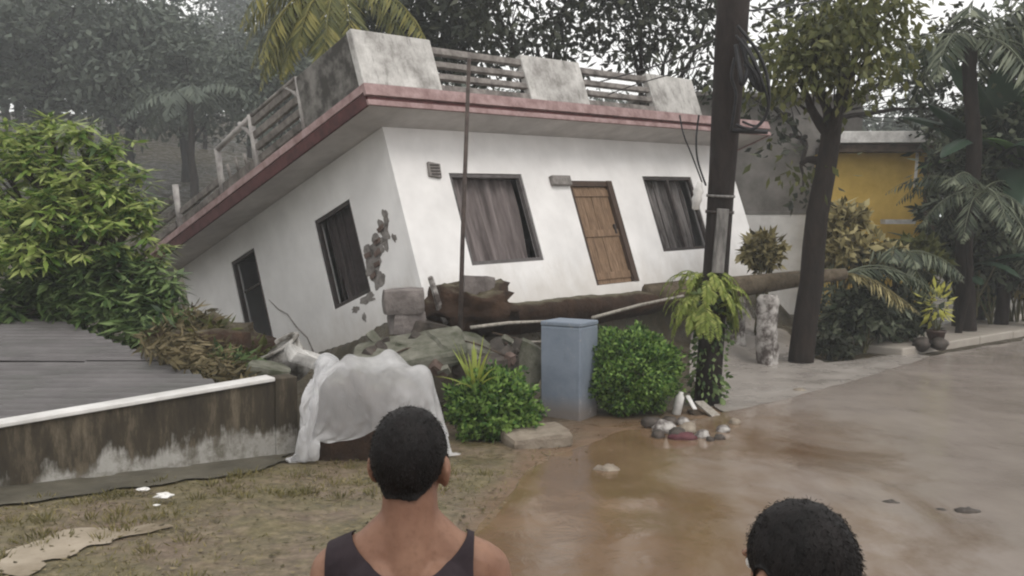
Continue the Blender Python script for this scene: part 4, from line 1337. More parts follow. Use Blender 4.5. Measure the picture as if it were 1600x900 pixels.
# dry brush
pts_, dr_ = [], []
for k in range(2600):
    px = random.uniform(225, 405)
    hi = np.interp(px, [225, 270, 300, 330, 380, 405], [520, 490, 478, 490, 535, 560])
    lo = np.interp(px, [225, 300, 405], [545, 585, 605])
    py = random.uniform(hi, lo)
    Yv = 12.6 - 1.9 * (py - hi) / (lo - hi + 1) + random.uniform(-.3, .3)
    pts_.append(P(px, py, Yv))
    dr_.append((random.gauss(0.6, .6), random.gauss(-.3, .6), random.gauss(-.15, .45)))
br = leaves('dry_brush', pts_, dr_, rng.normal(0, 1, (2600, 3)) + np.array([0, -.3, 1]), rng.uniform(.10, .26, 2600), rng.uniform(.025, .05, 2600), M['dry_leaf'])
tag(br, kind='stuff')
bh = MB().blob((0, 0, 0), (0.95, 0.6, 0.5), 18, 10, 0.3, 2.0, Matrix.Rotation(-0.3, 3, 'Y'), 6).build('brush_mound', M['bank'], None, True)
bh.location = tuple(P(318, 565, 12.2))
tag(bh, 'brown mound covered in dry brush between the shed roof and the sunken house', 'mound')

for k, (px, py, Yv, r_, lab) in enumerate(((275, 520, 12.3, .34, 'green weeds on the brown mound nearest the mango trees'), (330, 530, 12.1, .30, 'green weeds in the middle of the brown mound'), (355, 575, 11.4, .26, 'small weeds behind the middle of the white wall top'), (385, 560, 11.9, .24, 'small weeds beside the tipped cement tub'))):
    c = P(px, py, Yv)
    e = empty('weed_clump', tuple(c), 0, lab, 'weeds', 'weeds on the brown mound')
    p, d = shell_points(420, r_, (1.2, .9, .8), .2, k + 50, .3, 2.5)
    q = np.random.default_rng(k)
    leaves('foliage', p, d + q.normal(0, .6, p.shape), q.normal(0, .5, p.shape) + np.array([0, -.3, 1]), q.uniform(.09, .2, len(p)), q.uniform(.03, .07, len(p)), M['mango_dark'] if k % 2 == 0 else M['olive_leaf'], e)
    MB().tube([(0, 0, -r_), (0, 0, r_ * .4)], .02, 5).build('stem', M['stem'], e)
# rubble between the slabs
rs_ = np.random.default_rng(77)
for k in range(26):
    px, py = rs_.uniform(560, 850), rs_.uniform(528, 580)
    c = P(px, py, 12.75 - (py - 528) * .015)
    sz = rs_.uniform(.06, .17)
    slab('rubble', tuple(c), (sz * 1.5, sz, sz * .8), tuple(rs_.uniform(-1.2, 1.2, 3)), M[('dark_stone', 'moss_slab', 'dark_stone', 'laterite')[k % 4]], 'small broken rubble piece strewn below the house corner', 'rubble', 'rubble pieces below the house corner', .02)
for k, (a_, b_, lab) in enumerate((((700, 528, 12.7), (790, 556, 12.2), 'thin bent iron bar lying across the rubble'), ((600, 560, 12.0), (668, 540, 12.5), 'splintered stick lying on the mossy slab'), ((770, 520, 13.0), (845, 548, 12.6), 'dark stick slanting down to the blue grey post'))):
    tag(MB().tube([P(*a_), (P(*a_) + P(*b_)) / 2 + np.array([0, 0, .04]), P(*b_)], .014, 6).build('stick', M['dark_plank'], None, True), lab, 'stick')

# litter in the yard
for px, py, s, lab in ((224, 772, .05, 'small crumpled white paper nearer the wall in the yard'), (257, 786, .07, 'larger torn white paper lying flat in the yard'), (245, 806, .025, 'tiny pale scrap just below the torn white paper')):
    c = G(px, py, 0.15)
    mb = MB().blob((0, 0, 0), (s, s * .75, s * .28), 12, 7, 0.5, 3.0, None, px)
    o = mb.build('paper_scrap', M['paper'], None)
    o.location = (c[0], c[1], gz(c[0], c[1]) + 0.06)
    tag(o, lab, 'litter')
for k, (px, py, s, lab) in enumerate(((1391, 799, .075, 'dark broken twig clump lying alone on the wet road'), (1379, 838, .035, 'small black stone on the wet road below the twig clump'), (1510, 815, .10, 'dark muddy clod at the right side of the wet road'), (1250, 602, .10, 'brown clod lying on the grey concrete apron'), (950, 732, .12, 'muddy clod half sunk in the brown water'), (1470, 812, .06, 'small clod just left of the dark muddy one'))):
    c = G(px, py, 0.1)
    o = MB().blob((0, 0, 0), (s * 1.3, s, s * .55), 12, 8, 0.4, 2.4, None, k + 9).build('clod', M['dark_stone'] if k in (0, 1, 2, 5) else M['stone'], None, True)
    o.location = (c[0], c[1], gz(c[0], c[1]) + s * .12)
    o.scale = (.8, .8, .7)
    tag(o, lab, 'clod')
# small stones and dead leaves scattered over the yard
n = 1500
x = rng.uniform(-4.2, 1.2, n); y = rng.uniform(5.4, 10.6, n)
k = (road_field(x, y) < 0.5) & (behind_wall(x, y) < -0.15)
x, y = x[k], y[k]
dl = leaves('fallen_leaves', np.stack([x, y, g(x, y) + 0.022], 1), np.stack([rng.normal(size=len(x)), rng.normal(size=len(x)), 0.12 * rng.normal(size=len(x))], 1), np.tile([0, 0, 1.0], (len(x), 1)), rng.uniform(.02, .07, len(x)), rng.uniform(.015, .04, len(x)), M['dry_leaf'])
tag(dl, kind='stuff')
n = 16000
x = rng.uniform(-4.6, 1.0, n); y = rng.uniform(5.2, 10.3, n)
den = 0.5 + 0.9 * fbm(x, y, 0.9, 31)
k = (road_field(x, y) < -0.12) & (behind_wall(x, y) < -0.55) & (rng.uniform(0, 1, n) < den - .12) & (poly_field(pp)(x, y) < -0.04)
x, y = x[k], y[k]
gr = leaves('grass', np.stack([x, y, g(x, y) - 0.004], 1), np.stack([0.6 * rng.normal(size=len(x)), 0.6 * rng.normal(size=len(x)), np.abs(rng.normal(.6, .3, len(x)))], 1), rng.normal(size=(len(x), 3)), rng.uniform(.02, .06, len(x)), rng.uniform(.006, .013, len(x)), M['grass'])
tag(gr, kind='stuff')

n = 150
tx, ty = rng.uniform(-4.4, .4, n), rng.uniform(5.4, 10.2, n)
k = (road_field(tx, ty) < -0.25) & (behind_wall(tx, ty) < -0.4) & (fbm(tx, ty, .9, 31) > -.1)
tx, ty = np.repeat(tx[k], 36), np.repeat(ty[k], 36)
ox, oy = rng.normal(0, .045, len(tx)), rng.normal(0, .045, len(tx))
tf = leaves('grass_tufts', np.stack([tx + ox, ty + oy, g(tx + ox, ty + oy) - .005], 1), np.stack([ox * 9 + rng.normal(0, .25, len(tx)), oy * 9 + rng.normal(0, .25, len(tx)), np.full(len(tx), .8)], 1), rng.normal(size=(len(tx), 3)), rng.uniform(.03, .10, len(tx)), rng.uniform(.006, .012, len(tx)), M['grass'])
tag(tf, kind='stuff')

# ------------------------------------------------------------------ trees
def limb(mb, a, b, r0, r1, n=6, wob=0.06, sides=7):
    a, b = Vector(a), Vector(b)
    L = (b - a).length
    pts = []
    ph = random.uniform(0, 9)
    for i in range(n + 1):
        t = i / n
        p = a.lerp(b, t)
        o = Vector((mnoise.noise(Vector((t * 2.3, ph, 0))), mnoise.noise(Vector((t * 2.3, ph, 5))), mnoise.noise(Vector((t * 2.3, ph, 9))))) * wob * L * math.sin(math.pi * t)
        pts.append(p + o)
    mb.tube(pts, [r0 + (r1 - r0) * i / n for i in range(n + 1)], sides)
    return pts
def tree(name, loc, trunk_top, r, blobs, nclump, per, L, Wd, leafm, barkm, label, cat='tree', group=None, droop=0.3, clump=0.35, seed=1, lean=(0, 0)):
    """trunk with limbs to each mass of the crown, twigs to every clump, leaves round the twig ends"""
    random.seed(seed)
    rs = np.random.default_rng(seed)
    e = empty(name, loc, 0, label, cat, group)
    tb = MB()
    tt = Vector((lean[0], lean[1], trunk_top))
    limb(tb, (0, 0, -0.5), tt, r, r * 0.72, 8, 0.05, 10)
    C, D = [], []
    tot = sum(b[3] * b[4] * b[5] for b in blobs)
    for b in blobs:
        c = Vector(b[:3]); R = b[3:6]
        start = tt.lerp(Vector((tt.x * .6, tt.y * .6, trunk_top * 0.7)), random.random() * .8)
        lp = limb(tb, start, c, r * 0.45, r * 0.13, 6, 0.12, 6)
        m = max(3, int(nclump * b[3] * b[4] * b[5] / tot))
        for k in range(m):
            d = Vector(unit(rs.normal(size=(1, 3)))[0])
            q = rs.uniform(0.15, 1.0) ** 0.45
            cp = c + Vector((d.x * R[0], d.y * R[1], d.z * R[2])) * q
            if k % 3 == 0:
                limb(tb, lp[random.randint(2, 6)], cp, r * 0.10, r * 0.03, 4, 0.12, 4)
            C.append(tuple(cp))
    C = np.array(C)
    pts = np.repeat(C, per, 0) + rs.normal(0, clump * 0.5, (len(C) * per, 3)) * np.array([1, 1, 0.7])
    dirs = (pts - np.repeat(C, per, 0)) / max(clump, .01) + rs.normal(0, .6, pts.shape) + np.array([0, 0, -droop])
    nr = rs.normal(0, .6, pts.shape) + np.array([0, -.15, 1])
    tb.build('trunk', barkm, e, True)
    leaves('crown', pts, dirs, nr, L * rs.uniform(.65, 1.3, len(pts)), Wd * rs.uniform(.7, 1.25, len(pts)), leafm, e)
    return e

# mango at the left: whorls of long drooping leaves
mz = gz(-6.6, 14.8)
mp = P(110, 350, 14.6)
def mango(loc, blobs, nclump, label, mat, seed):
    rs = np.random.default_rng(seed)
    random.seed(seed)
    e = empty('mango_tree', loc, 0, label, 'tree')
    tb = MB()
    limb(tb, (0, 0, -0.5), (0.1, 0, 1.6), 0.2, 0.15, 7, .05, 9)
    PTS, DIR, NRM, LL = [], [], [], []
    tot = sum(b[3] * b[4] for b in blobs)
    for b in blobs:
        c = np.array(b[:3])
        lp = limb(tb, (0.1, 0, 1.5), c, 0.09, 0.03, 6, .1, 6)
        for k in range(int(nclump * b[3] * b[4] / tot)):
            d = unit(rs.normal(size=(1, 3)))[0]
            if d[1] > 0.5: d[1] *= -1
            q = rs.uniform(.55, 1.0)
            cp = c + d * q * np.array(b[3:6]) * (1 + .25 * mnoise.noise(Vector(d * 2.5 + c)))
            if k % 6 == 0: limb(tb, lp[5], cp, .02, .008, 4, .1, 4)
            m = rs.integers(9, 15)
            for j in range(m):
                a = 6.28 * j / m + rs.uniform(0, .5)
                o = np.array([math.cos(a), math.sin(a), rs.uniform(-.9, .35)])
                PTS.append(cp + rs.normal(0, .02, 3)); DIR.append(o + d * .3); NRM.append(np.array([0, 0, 1.]) + d * .5 + rs.normal(0, .2, 3)); LL.append(rs.uniform(.17, .32))
    tb.build('trunk', M['bark'], e, True)
    leaves('crown', PTS, DIR, NRM, np.array(LL), np.array(LL) * rs.uniform(.20, .30, len(LL)), mat, e, .2)
    return e
def rel(px, py, Yv, base): return tuple(P(px, py, Yv) - np.array(base))
mb_ = np.array([-6.9, 15.0, mz])
def clumps(base, spots, jit, sd):
    r_ = random.Random(sd)
    out = []
    for px, py, Yv, r in spots:
        out.append((*rel(px + r_.uniform(-8, 8), py + r_.uniform(-8, 8), Yv + r_.uniform(-jit, jit), base), r * r_.uniform(.9, 1.15), r * .9, r * r_.uniform(.7, .95)))
    return out
mango(tuple(mb_), clumps(mb_, [(30, 215, 14.8, .42), (85, 205, 14.6, .42), (140, 215, 14.6, .40), (175, 245, 14.4, .42), (60, 255, 14.2, .45), (115, 268, 14.0, .45), (15, 280, 14.2, .45), (200, 285, 14.2, .42), (160, 310, 13.9, .45), (85, 325, 13.8, .48), (30, 345, 13.9, .48), (222, 330, 14.1, .36), (195, 360, 13.8, .42), (130, 375, 13.6, .42), (60, 395, 13.6, .45), (228, 385, 13.9, .34), (-40, 230, 15, .6), (-60, 310, 14.6, .6), (0, 400, 13.9, .45), (110, 300, 15.4, .7), (60, 350, 15.4, .8), (190, 330, 15.2, .6)], .25, 4), 620, 'bushy mango tree with bright green drooping leaves above the shed roof', M['mango'], 41)
mb2 = np.array([-5.6, 14.3, gz(-5.6, 14.3)])
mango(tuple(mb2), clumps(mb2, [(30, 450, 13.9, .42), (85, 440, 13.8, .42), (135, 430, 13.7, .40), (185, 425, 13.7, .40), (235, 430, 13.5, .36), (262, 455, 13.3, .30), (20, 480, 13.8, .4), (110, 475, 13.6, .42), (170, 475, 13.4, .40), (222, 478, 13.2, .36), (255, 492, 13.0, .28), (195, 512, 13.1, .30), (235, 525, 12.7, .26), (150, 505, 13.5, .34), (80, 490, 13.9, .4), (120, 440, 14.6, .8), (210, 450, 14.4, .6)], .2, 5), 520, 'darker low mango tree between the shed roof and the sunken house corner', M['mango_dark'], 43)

# misty hillside forest: five shapes, copied
random.seed(3)
protos = []
for k in range(6):
    h = (9, 11, 8, 12, 10, 7)[k]
    blobs = []
    for j in range(7 + k % 3):
        a = random.uniform(0, 6.28)
        q = random.uniform(0, 2.2)
        blobs.append((q * math.cos(a), q * math.sin(a), h * random.uniform(.45, .95), random.uniform(1.3, 2.2), random.uniform(1.3, 2.2), random.uniform(.9, 1.7)))
    e = tree('forest_tree', (0, -500, 0), h * .45, .22, blobs, 170, 24, .36, .19, M['forest'], M['bark_dark'], 'tall dark tree blurred by mist on the far hillside', 'tree', 'trees on the misty hillside', .2, .75, 60 + k)
    protos.append((e, h))
random.seed(12)
used = set()
spots = []
for Yv, st in ((54, 4.4), (62, 5.0), (72, 5.8), (84, 6.6), (98, 7.6), (114, 9.0)):
    xx = -0.66 * Yv
    while xx < 0.66 * Yv:
        spots.append((xx + random.uniform(-1.2, 1.2), Yv + random.uniform(-3, 3)))
        xx += st * random.uniform(.8, 1.25)
for (sx_, sy_) in spots:
    a = sx_ / sy_
    k = random.randrange(6)
    e, h = protos[k]
    gzv = gz(sx_, sy_)
    if a < -0.17: tgt = 2.5 + sy_ * random.uniform(.17, .26)
    elif a < 0.2: tgt = 2.5 + sy_ * random.uniform(.09, .15)
    else: tgt = 2.5 + sy_ * random.uniform(.06, .12)
    sc = np.clip((tgt - gzv) / h, .35, 1.5)
    if k not in used:
        o = e; used.add(k)
    else:
        o = copy_tree(e)
    o.location = (sx_, sy_, gzv - .2)
    o.rotation_euler = (0, 0, random.uniform(0, 6.28))
    o.scale = (max(sc, .6) * random.uniform(.9, 1.2),) * 2 + (sc,)

# palms on the hillside
def palm(loc, h, nf, L, droop, mat, label, seed, group=None, r=.16, leafL=.7, wd=.06, name='coconut_palm', spec=None, nl=22):
    random.seed(seed)
    e = empty(name, loc, 0, label, 'palm tree', group)
    tb = MB()
    limb(tb, (0, 0, -0.5), (random.uniform(-.5, .5), 0, h), r, r * .7, 10, .06, 9)
    top = Vector(tb.v[-1])
    top = Vector((sum(v[0] for v in tb.v[-9:]) / 9, sum(v[1] for v in tb.v[-9:]) / 9, h))
    tb.build('trunk', M['bark_dark'], e, True)
    for k in range(nf):
        if spec and k < len(spec):
            d = spec[k]
        else:
            a = 6.28 * k / nf + random.uniform(-.3, .3)
            d = (math.cos(a), math.sin(a), random.uniform(-.1, .9))
        frond('frond', tuple(top), d, L * random.uniform(.85, 1.1), droop * random.uniform(.8, 1.25), leafL, mat, e, nl, wd, hang=.75, seed=seed * 31 + k)
    return e
for k, (px, py, Yv, lab) in enumerate(((130, 75, 62, 'misty coconut palm high on the far hillside'), (300, 150, 48, 'faint coconut palm in the mist left of the leaning roof'), (30, 110, 72, 'farthest coconut palm at the upper left of the hillside'))):
    t_ = P(px, py, Yv)
    palm((t_[0], t_[1], gz(t_[0], t_[1])), t_[2] - gz(t_[0], t_[1]), 14, 4.0, 1.4, M['forest'], lab, 70 + k, 'palms on the misty hillside', .2, 1.0, .14, nl=16)
# yellowing palm hanging over the back of the house
t_ = P(505, -2, 22.5)
palm((t_[0] + .4, t_[1], gz(t_[0] + .4, t_[1])), t_[2] - gz(t_[0], t_[1]), 17, 3.0, 2.1, M['palm_leaf'], 'coconut palm with yellowing fronds drooping behind the roof parapet', 81, None, .17, .75, .075, spec=[(-1, -.3, .15), (-.9, -.5, -.2), (-.8, -.2, .5), (-1, .1, .3), (-.55, -.7, -.1), (-.9, .3, 0), (-.3, -.8, .2)], nl=34)

# dark trees behind the house against the white sky
def rb(px, py, Yv, base, rx, ry, rz): return (*rel(px, py, Yv, base), rx, ry, rz)
tg = 'dark trees behind the house'
b1 = np.array([0.6, 25.5, -1.0])
tree('shade_tree', tuple(b1), 6.2, .20, [rb(800, 40, 25, b1, 1.5, 1.2, 1.0), rb(880, 60, 25.5, b1, 1.4, 1.2, .9), rb(760, -40, 25, b1, 1.8, 1.4, 1.2), rb(900, -40, 25.5, b1, 1.8, 1.4, 1.1)], 170, 12, .30, .14, M['dark_leaf'], M['bark_dark'], 'dark thin leaved tree rising behind the middle of the roof', 'tree', tg, .3, .55, 5)
b2 = np.array([-2.9, 27.0, -1.4])
tree('shade_tree', tuple(b2), 6.5, .22, [rb(640, 70, 27, b2, 1.5, 1.2, 1.0), rb(720, 80, 27, b2, 1.3, 1.1, .8), rb(590, 20, 27, b2, 1.3, 1.2, .9), rb(700, 10, 27, b2, 1.4, 1.2, .8), rb(650, -60, 27, b2, 1.6, 1.2, 1.0)], 330, 15, .30, .15, M['dark_leaf'], M['bark_dark'], 'dense dark tree behind the left corner of the roof', 'tree', tg, .3, .5, 6)
b3 = np.array([3.6, 26.0, -1.0])
tree('shade_tree', tuple(b3), 6.4, .2, [rb(980, 40, 26, b3, 1.5, 1.2, .9), rb(1060, 50, 25, b3, 1.4, 1.2, 1.0), rb(1090, 110, 24, b3, 1.0, 1.0, .6), rb(1020, -40, 26, b3, 1.8, 1.4, 1.1), rb(1120, -20, 25, b3, 1.5, 1.2, .9)], 190, 12, .28, .13, M['dark_leaf'], M['bark_dark'], 'dark tree with small leaves behind the roof left of the utility pole', 'tree', tg, .3, .55, 7)
b5 = np.array([8.2, 27.0, .2])
tree('shade_tree', tuple(b5), 5.6, .2, [rb(1230, 60, 26, b5, 1.3, 1.2, .9), rb(1190, 130, 25, b5, .9, .9, .6), rb(1232, 215, 24.8, b5, .55, .6, .6), rb(1175, 200, 24.5, b5, .4, .5, .4), rb(1255, 290, 24.5, b5, .3, .4, .4), rb(1290, 0, 27, b5, 1.5, 1.2, .9), rb(1420, 110, 26, b5, 1.5, 1.2, .9), rb(1500, 70, 26, b5, 1.3, 1.1, .9), rb(1480, 170, 25, b5, 1.2, 1.1, .8)], 190, 12, .28, .14, M['dark_leaf'], M['bark_dark'], 'dark tree behind the yellow house right of the utility pole', 'tree', tg, .3, .55, 8)
# right-hand trunk with an olive crown
b4 = np.array([5.15, 17.1, gz(5.15, 17.1)])
tree('roadside_tree', tuple(b4), 4.5, .235, [rb(1270, 60, 16.6, b4, .9, .8, .6), rb(1350, 30, 16.6, b4, .9, .8, .7), rb(1240, 120, 16.6, b4, .5, .6, .4), rb(1330, 110, 16.4, b4, .7, .6, .45), rb(1250, 255, 17.2, b4, .25, .4, .25)], 150, 15, .20, .10, M['olive_leaf'], M['bark_dark'], 'thick dark trunk with olive leaves standing at the edge of the driveway', 'tree', None, .9, .62, 9, lean=(.55, .1))

# ------------------------------------------------------------------ neighbours on the right
nb = empty('neighbour_house', (8.2, 26.5, 0.3), math.radians(8), 'two storey neighbour house, grey above and white below, behind the utility pole', 'house')
MB().box((-4.2, 0, -1), (1.5, 4, 2.5)).build('wall', M['neigh_white'], nb)
MB().box((-4.3, 0.05, 2.502), (1.5, 4, 5.6)).build('upper_wall', M['neigh_roof'], nb)
MB().box((-4.25, -.02, 2.46), (1.55, 0.045, 2.54)).build('ledge', M['neigh_roof'], nb, False, .01)
MB().box((-4.6, -.25, 5.602), (1.8, 4.2, 5.72)).build('roof_slab', M['neigh_roof'], nb, False, .02)
MB().box((-3.2, -.03, .9), (-2.4, -.004, 1.8)).build('window', M['bar'], nb)
yh = empty('yellow_house', tuple(P(1380, 400, 25.5)), math.radians(-4), 'small yellow house with a white roof edge behind the right hand plants', 'house')
yo = P(1380, 400, 25.5)
def yl(px, py, dy=0): q = P(px, py, 25.5) - yo; return (q[0], dy, q[2])
a, b = yl(1285, 420), yl(1462, 238)
MB().box((a[0], 0, a[2] - 1.5), (b[0], 3.0, b[2])).build('wall', M['yellow_wall'], yh)
a, b = yl(1296, 226), yl(1446, 208)
MB().box((a[0], -0.6, a[2]), (b[0] + .1, 3.2, b[2])).build('roof_edge', M['white_pvc'], yh, False, .02)
a, b = yl(1290, 239), yl(1455, 227)
MB().box((a[0], -0.5, a[2] + .002), (b[0], 3.1, b[2] - .002)).build('roof_beam', M['dark_plank'], yh)
a = yl(1430, 240)
MB().tube([(a[0], -.12, a[2]), (a[0] - .05, -.12, a[2] - .9)], .04, 7).build('downpipe', M['neigh_white'], yh, True)
a, b = yl(1438, 410), yl(1466, 245)
MB().box((a[0], -.05, a[2]), (b[0], -.003, b[2])).build('side_panel', M['dark_plank'], yh)
a, b = yl(1372, 350), yl(1418, 343)
MB().box((a[0], -.6, a[2]), (b[0], -.2, b[2])).build('ledge', M['white_pvc'], yh)

# whitewashed stones stacked beside the trunk
wsp = empty('stone_pillar', (4.55, 17.0, gz(4.55, 17.0)), 0, 'flaking whitewashed stone pillar just left of the thick dark trunk', 'pillar')
def stack(e, n, h, r, sd):
    mb = MB()
    m = 22
    for i in range(m + 1):
        z = -0.1 + (h + .1) * i / m
        for k in range(14):
            a_ = 2 * math.pi * k / 14
            q = r * (1 + .38 * nz(math.cos(a_) * 1.3 + sd, math.sin(a_) * 1.3, z * 2.2) + .22 * nz(math.cos(a_) * 3, math.sin(a_) * 3 + sd, z * 8)) * (1 - .25 * (i == m))
            mb.v.append((q * math.cos(a_), q * math.sin(a_), z))
    for i in range(m):
        for k in range(14):
            mb.f.append((i * 14 + k, i * 14 + (k + 1) % 14, (i + 1) * 14 + (k + 1) % 14, (i + 1) * 14 + k))
    mb.f.append(tuple(m * 14 + k for k in range(14)))
    mb.build('shaft', M['white_stone'], e, True)
stack(wsp, 8, 1.25, .19, 1)
wsp2 = empty('stone_pillar', (4.25, 18.2, gz(4.25, 18.2)), 0, 'shorter whitewashed stone pillar half hidden behind the fallen palm', 'pillar')
stack(wsp2, 6, .8, .18, 2)

# plants on the right
def shrub(px, py, Yv, r, sq, n, L, Wd, mat, label, group, seed, cat='shrub', zb=None):
    c = P(px, py, Yv)
    z0 = gz(c[0], c[1]) if zb is None else zb
    e = empty('shrub', (c[0], c[1], z0), 0, label, cat, group)
    rs = np.random.default_rng(seed)
    hgt = c[2] - z0
    m = n // 9
    p, d = shell_points(m, r, sq, .25, seed, .3, 2.5)
    p = p + np.array([0, 0, hgt])
    pts = np.repeat(p, 9, 0) + rs.normal(0, .05 * r, (m * 9, 3))
    dd = np.repeat(d, 9, 0) * .5 + rs.normal(0, .7, (m * 9, 3)) + np.array([0, 0, -.15])
    leaves('foliage', pts, dd, rs.normal(0, .5, pts.shape) + np.array([0, -.3, 1]), L * rs.uniform(.6, 1.3, len(pts)), Wd * rs.uniform(.6, 1.3, len(pts)), mat, e)
    tb = MB()
    random.seed(seed)
    for k in range(8):
        q = p[rs.integers(0, m)]
        limb(tb, (random.uniform(-.1, .1), random.uniform(-.1, .1), -.2), tuple(q), .035, .01, 5, .1, 5)
    tb.build('stem', M['stem'], e, True)
    return e
SG = 'plants massed on the right bank'
shrub(1190, 390, 18.6, .42, (1, .9, .8), 700, .20, .10, M['brown_leaf'], 'small olive shrub between the utility pole and the thick trunk', None, 1)
shrub(1318, 352, 21.0, .55, (1, .8, .9), 560, .30, .15, M['brown_leaf'], 'yellowing broad leaved shrub in front of the yellow house', SG, 2)
shrub(1335, 398, 19.8, .70, (1.2, .8, .55), 800, .26, .13, M['brown_leaf'], 'tan leaved shrub right behind the fallen palm crown', SG, 3)
shrub(1425, 402, 20.5, .6, (1.1, .8, .6), 700, .28, .13, M['olive_leaf'], 'olive shrub right of the yellow house wall base', SG, 4)
shrub(1520, 320, 22.0, 1.05, (1, .8, 1.2), 2200, .30, .14, M['teal_leaf'], 'tall dark bluish shrub right of the yellow house', SG, 5)
shrub(1555, 395, 22.5, 1.0, (1.2, .8, .9), 2000, .28, .14, M['teal_leaf'], 'dark bluish shrub above the pale stub at the right', SG, 6)
shrub(1595, 280, 23.0, 1.2, (1, .8, 1.3), 2000, .32, .15, M['teal_leaf'], 'tall dark shrub beneath the banana plant', SG, 7)
shrub(1345, 488, 18.5, .66, (1.3, .7, .7), 1700, .22, .10, M['teal_leaf'], 'low dark undergrowth shrub beside the thick trunk', SG, 8)
shrub(1405, 492, 19.2, .58, (1.4, .7, .8), 1500, .22, .10, M['teal_leaf'], 'low dark shrub behind the potted croton', SG, 9)
shrub(1525, 452, 23.5, .62, (1.4, .7, .6), 900, .22, .10, M['mango_dark'], 'low green shrub right of the potted croton', SG, 10)
shrub(1510, 235, 23.0, .95, (1, .8, .9), 900, .30, .14, M['teal_leaf'], 'dark shrub overhanging the white roof edge', SG, 12)
shrub(1300, 540, 17.6, .35, (1.2, .7, .7), 450, .16, .08, M['dark_leaf'], 'dark weeds at the right foot of the thick trunk', SG, 13)
shrub(1600, 430, 23.0, .9, (1, .8, .7), 700, .25, .12, M['brown_leaf'], 'brownish shrub at the far right behind the kerb', SG, 14)
slab('gate_stub', tuple(P(1585, 435, 23.0)), (.8, .4, .55), (0, 0, .3), M['kerb'], 'pale concrete stub among the plants behind the kerb', 'stub')
b6 = np.array([11.5, 23.5, .2])
tree('shade_tree', tuple(b6), 3.2, .16, [rb(1600, 100, 23, b6, 1.0, 1.0, .9), rb(1570, 200, 22.5, b6, 1.0, .9, .8), rb(1520, 260, 22.5, b6, .9, .9, .7), rb(1640, 180, 22.5, b6, 1.2, 1.0, 1.0), rb(1610, 20, 23, b6, .9, .9, .7)], 230, 16, .30, .13, M['teal_leaf'], M['bark_dark'], 'dark tangled tree filling the right edge behind the banana plants', 'tree', None, .5, .5, 19)
# potted croton
cpz = P(1462, 540, 18.6)
ck = empty('potted_croton', (cpz[0], cpz[1], gz(cpz[0], cpz[1]) + .16), 0, 'potted croton with bright yellow leaves at the kerb', 'potted plant')
MB().lathe([(.10, 0), (.13, .02), (.17, .22), (.19, .24), (.19, .28), (.155, .28), (.14, .2)], 16).build('pot', M['pot'], ck, True)
rs = np.random.default_rng(8)
tb = MB()
for k in range(6):
    a = k * 1.05
    limb(tb, (0, 0, .2), (.22 * math.cos(a), .22 * math.sin(a), .75), .015, .008, 4, .1, 5)
tb.build('stem', M['stem'], ck, True)
for k in range(64):
    d = unit(rs.normal(size=(1, 3)))[0]
    p = np.array([0, 0, .78]) + d * np.array([.30, .26, .34]) * rs.uniform(.4, 1)
    leaves('leaf', [p], [d + np.array([0, 0, .2])], [[0, -.4, 1.0]], np.array([rs.uniform(.17, .27)]), np.array([rs.uniform(.07, .10)]), M['croton'], ck)
for k, (px, py, s, lab) in enumerate(((1440, 533, .17, 'dark round stone left of the croton pot'), (1468, 537, .16, 'dark wet stone right of the croton pot'))):
    c = P(px, py, 18.35)
    pebble('stone', (c[0], c[1], gz(c[0], c[1]) + .2), (s, s, s * .8), M['dark_stone'], lab, 'stone', None, k)

# broad leaved banana plants
def blade(name, base, d, L, wd, droop, mat, parent, seed=0):
    rs = np.random.default_rng(seed)
    n = 14
    cur = np.array(d, float); cur /= np.linalg.norm(cur)
    p = np.array(base, float)
    V, Fc = [], []
    for i in range(n + 1):
        s = i / n
        ww = wd * (math.sin(math.pi * min(1, .06 + .94 * s)) ** .6) * .5
        sd = np.cross(cur, [0, 0, 1.0]); sd /= max(np.linalg.norm(sd), 1e-6)
        nn = np.cross(sd, cur)
        j1, j2 = rs.uniform(.85, 1.1, 2)
        V += [tuple(p - sd * ww * j1 - nn * ww * .25), tuple(p - sd * ww * .5 + nn * ww * .02), tuple(p), tuple(p + sd * ww * .5 + nn * ww * .02), tuple(p + sd * ww * j2 - nn * ww * .25)]
        cur = cur + np.array([0, 0, -droop / n]); cur /= np.linalg.norm(cur)
        p = p + cur * L / n
    for i in range(n):
        for k in range(4):
            q = i * 5 + k
            Fc.append((q, q + 1, q + 6, q + 5))
    me = bpy.data.meshes.new(name)
    me.from_pydata(V, [], Fc)
    return link(name, me, mat, parent, True)
def banana(loc, h, nl, L, wd, mat, label, seed, dirs=None):
    random.seed(seed)
    e = empty('banana_plant', loc, 0, label, 'banana plant', 'banana plants at the right edge')
    limb_mb = MB()
    limb(limb_mb, (0, 0, -.4), (0.05, 0, h), .17, .09, 7, .03, 10)
    limb_mb.build('stalk', M['bark_dark'], e, True)
    for k in range(nl):
        a = 6.28 * k / nl + random.uniform(-.4, .4)
        d = (math.cos(a), math.sin(a), random.uniform(.4, 1.6)) if not dirs or k >= len(dirs) else dirs[k]
        blade('leaf', (0.05, 0, h - random.uniform(0, .5)), d, L * random.uniform(.8, 1.15), wd * random.uniform(.8, 1.2), random.uniform(.7, 1.7), mat, e, seed + k)
    return e
c = P(1572, 240, 22.5)
banana((c[0], c[1], gz(c[0], c[1])), 3.9, 11, 3.2, .8, M['banana_dark'], 'tall banana plant with dark drooping leaves at the right edge', 91, [(-.25, -.3, 2.2), (-.5, -.2, 1.6), (-.7, -.6, .9), (.1, -.5, 2.2), (.5, -.2, 1.8)])
c = P(1622, 225, 22.0)
banana((c[0], c[1], gz(c[0], c[1])), 3.6, 9, 3.0, .6, M['banana'], 'bright green banana plant cut by the right edge', 95, [(-.22, -.1, 2.0), (.2, -.4, 1.6), (-.1, .3, 1.9)])
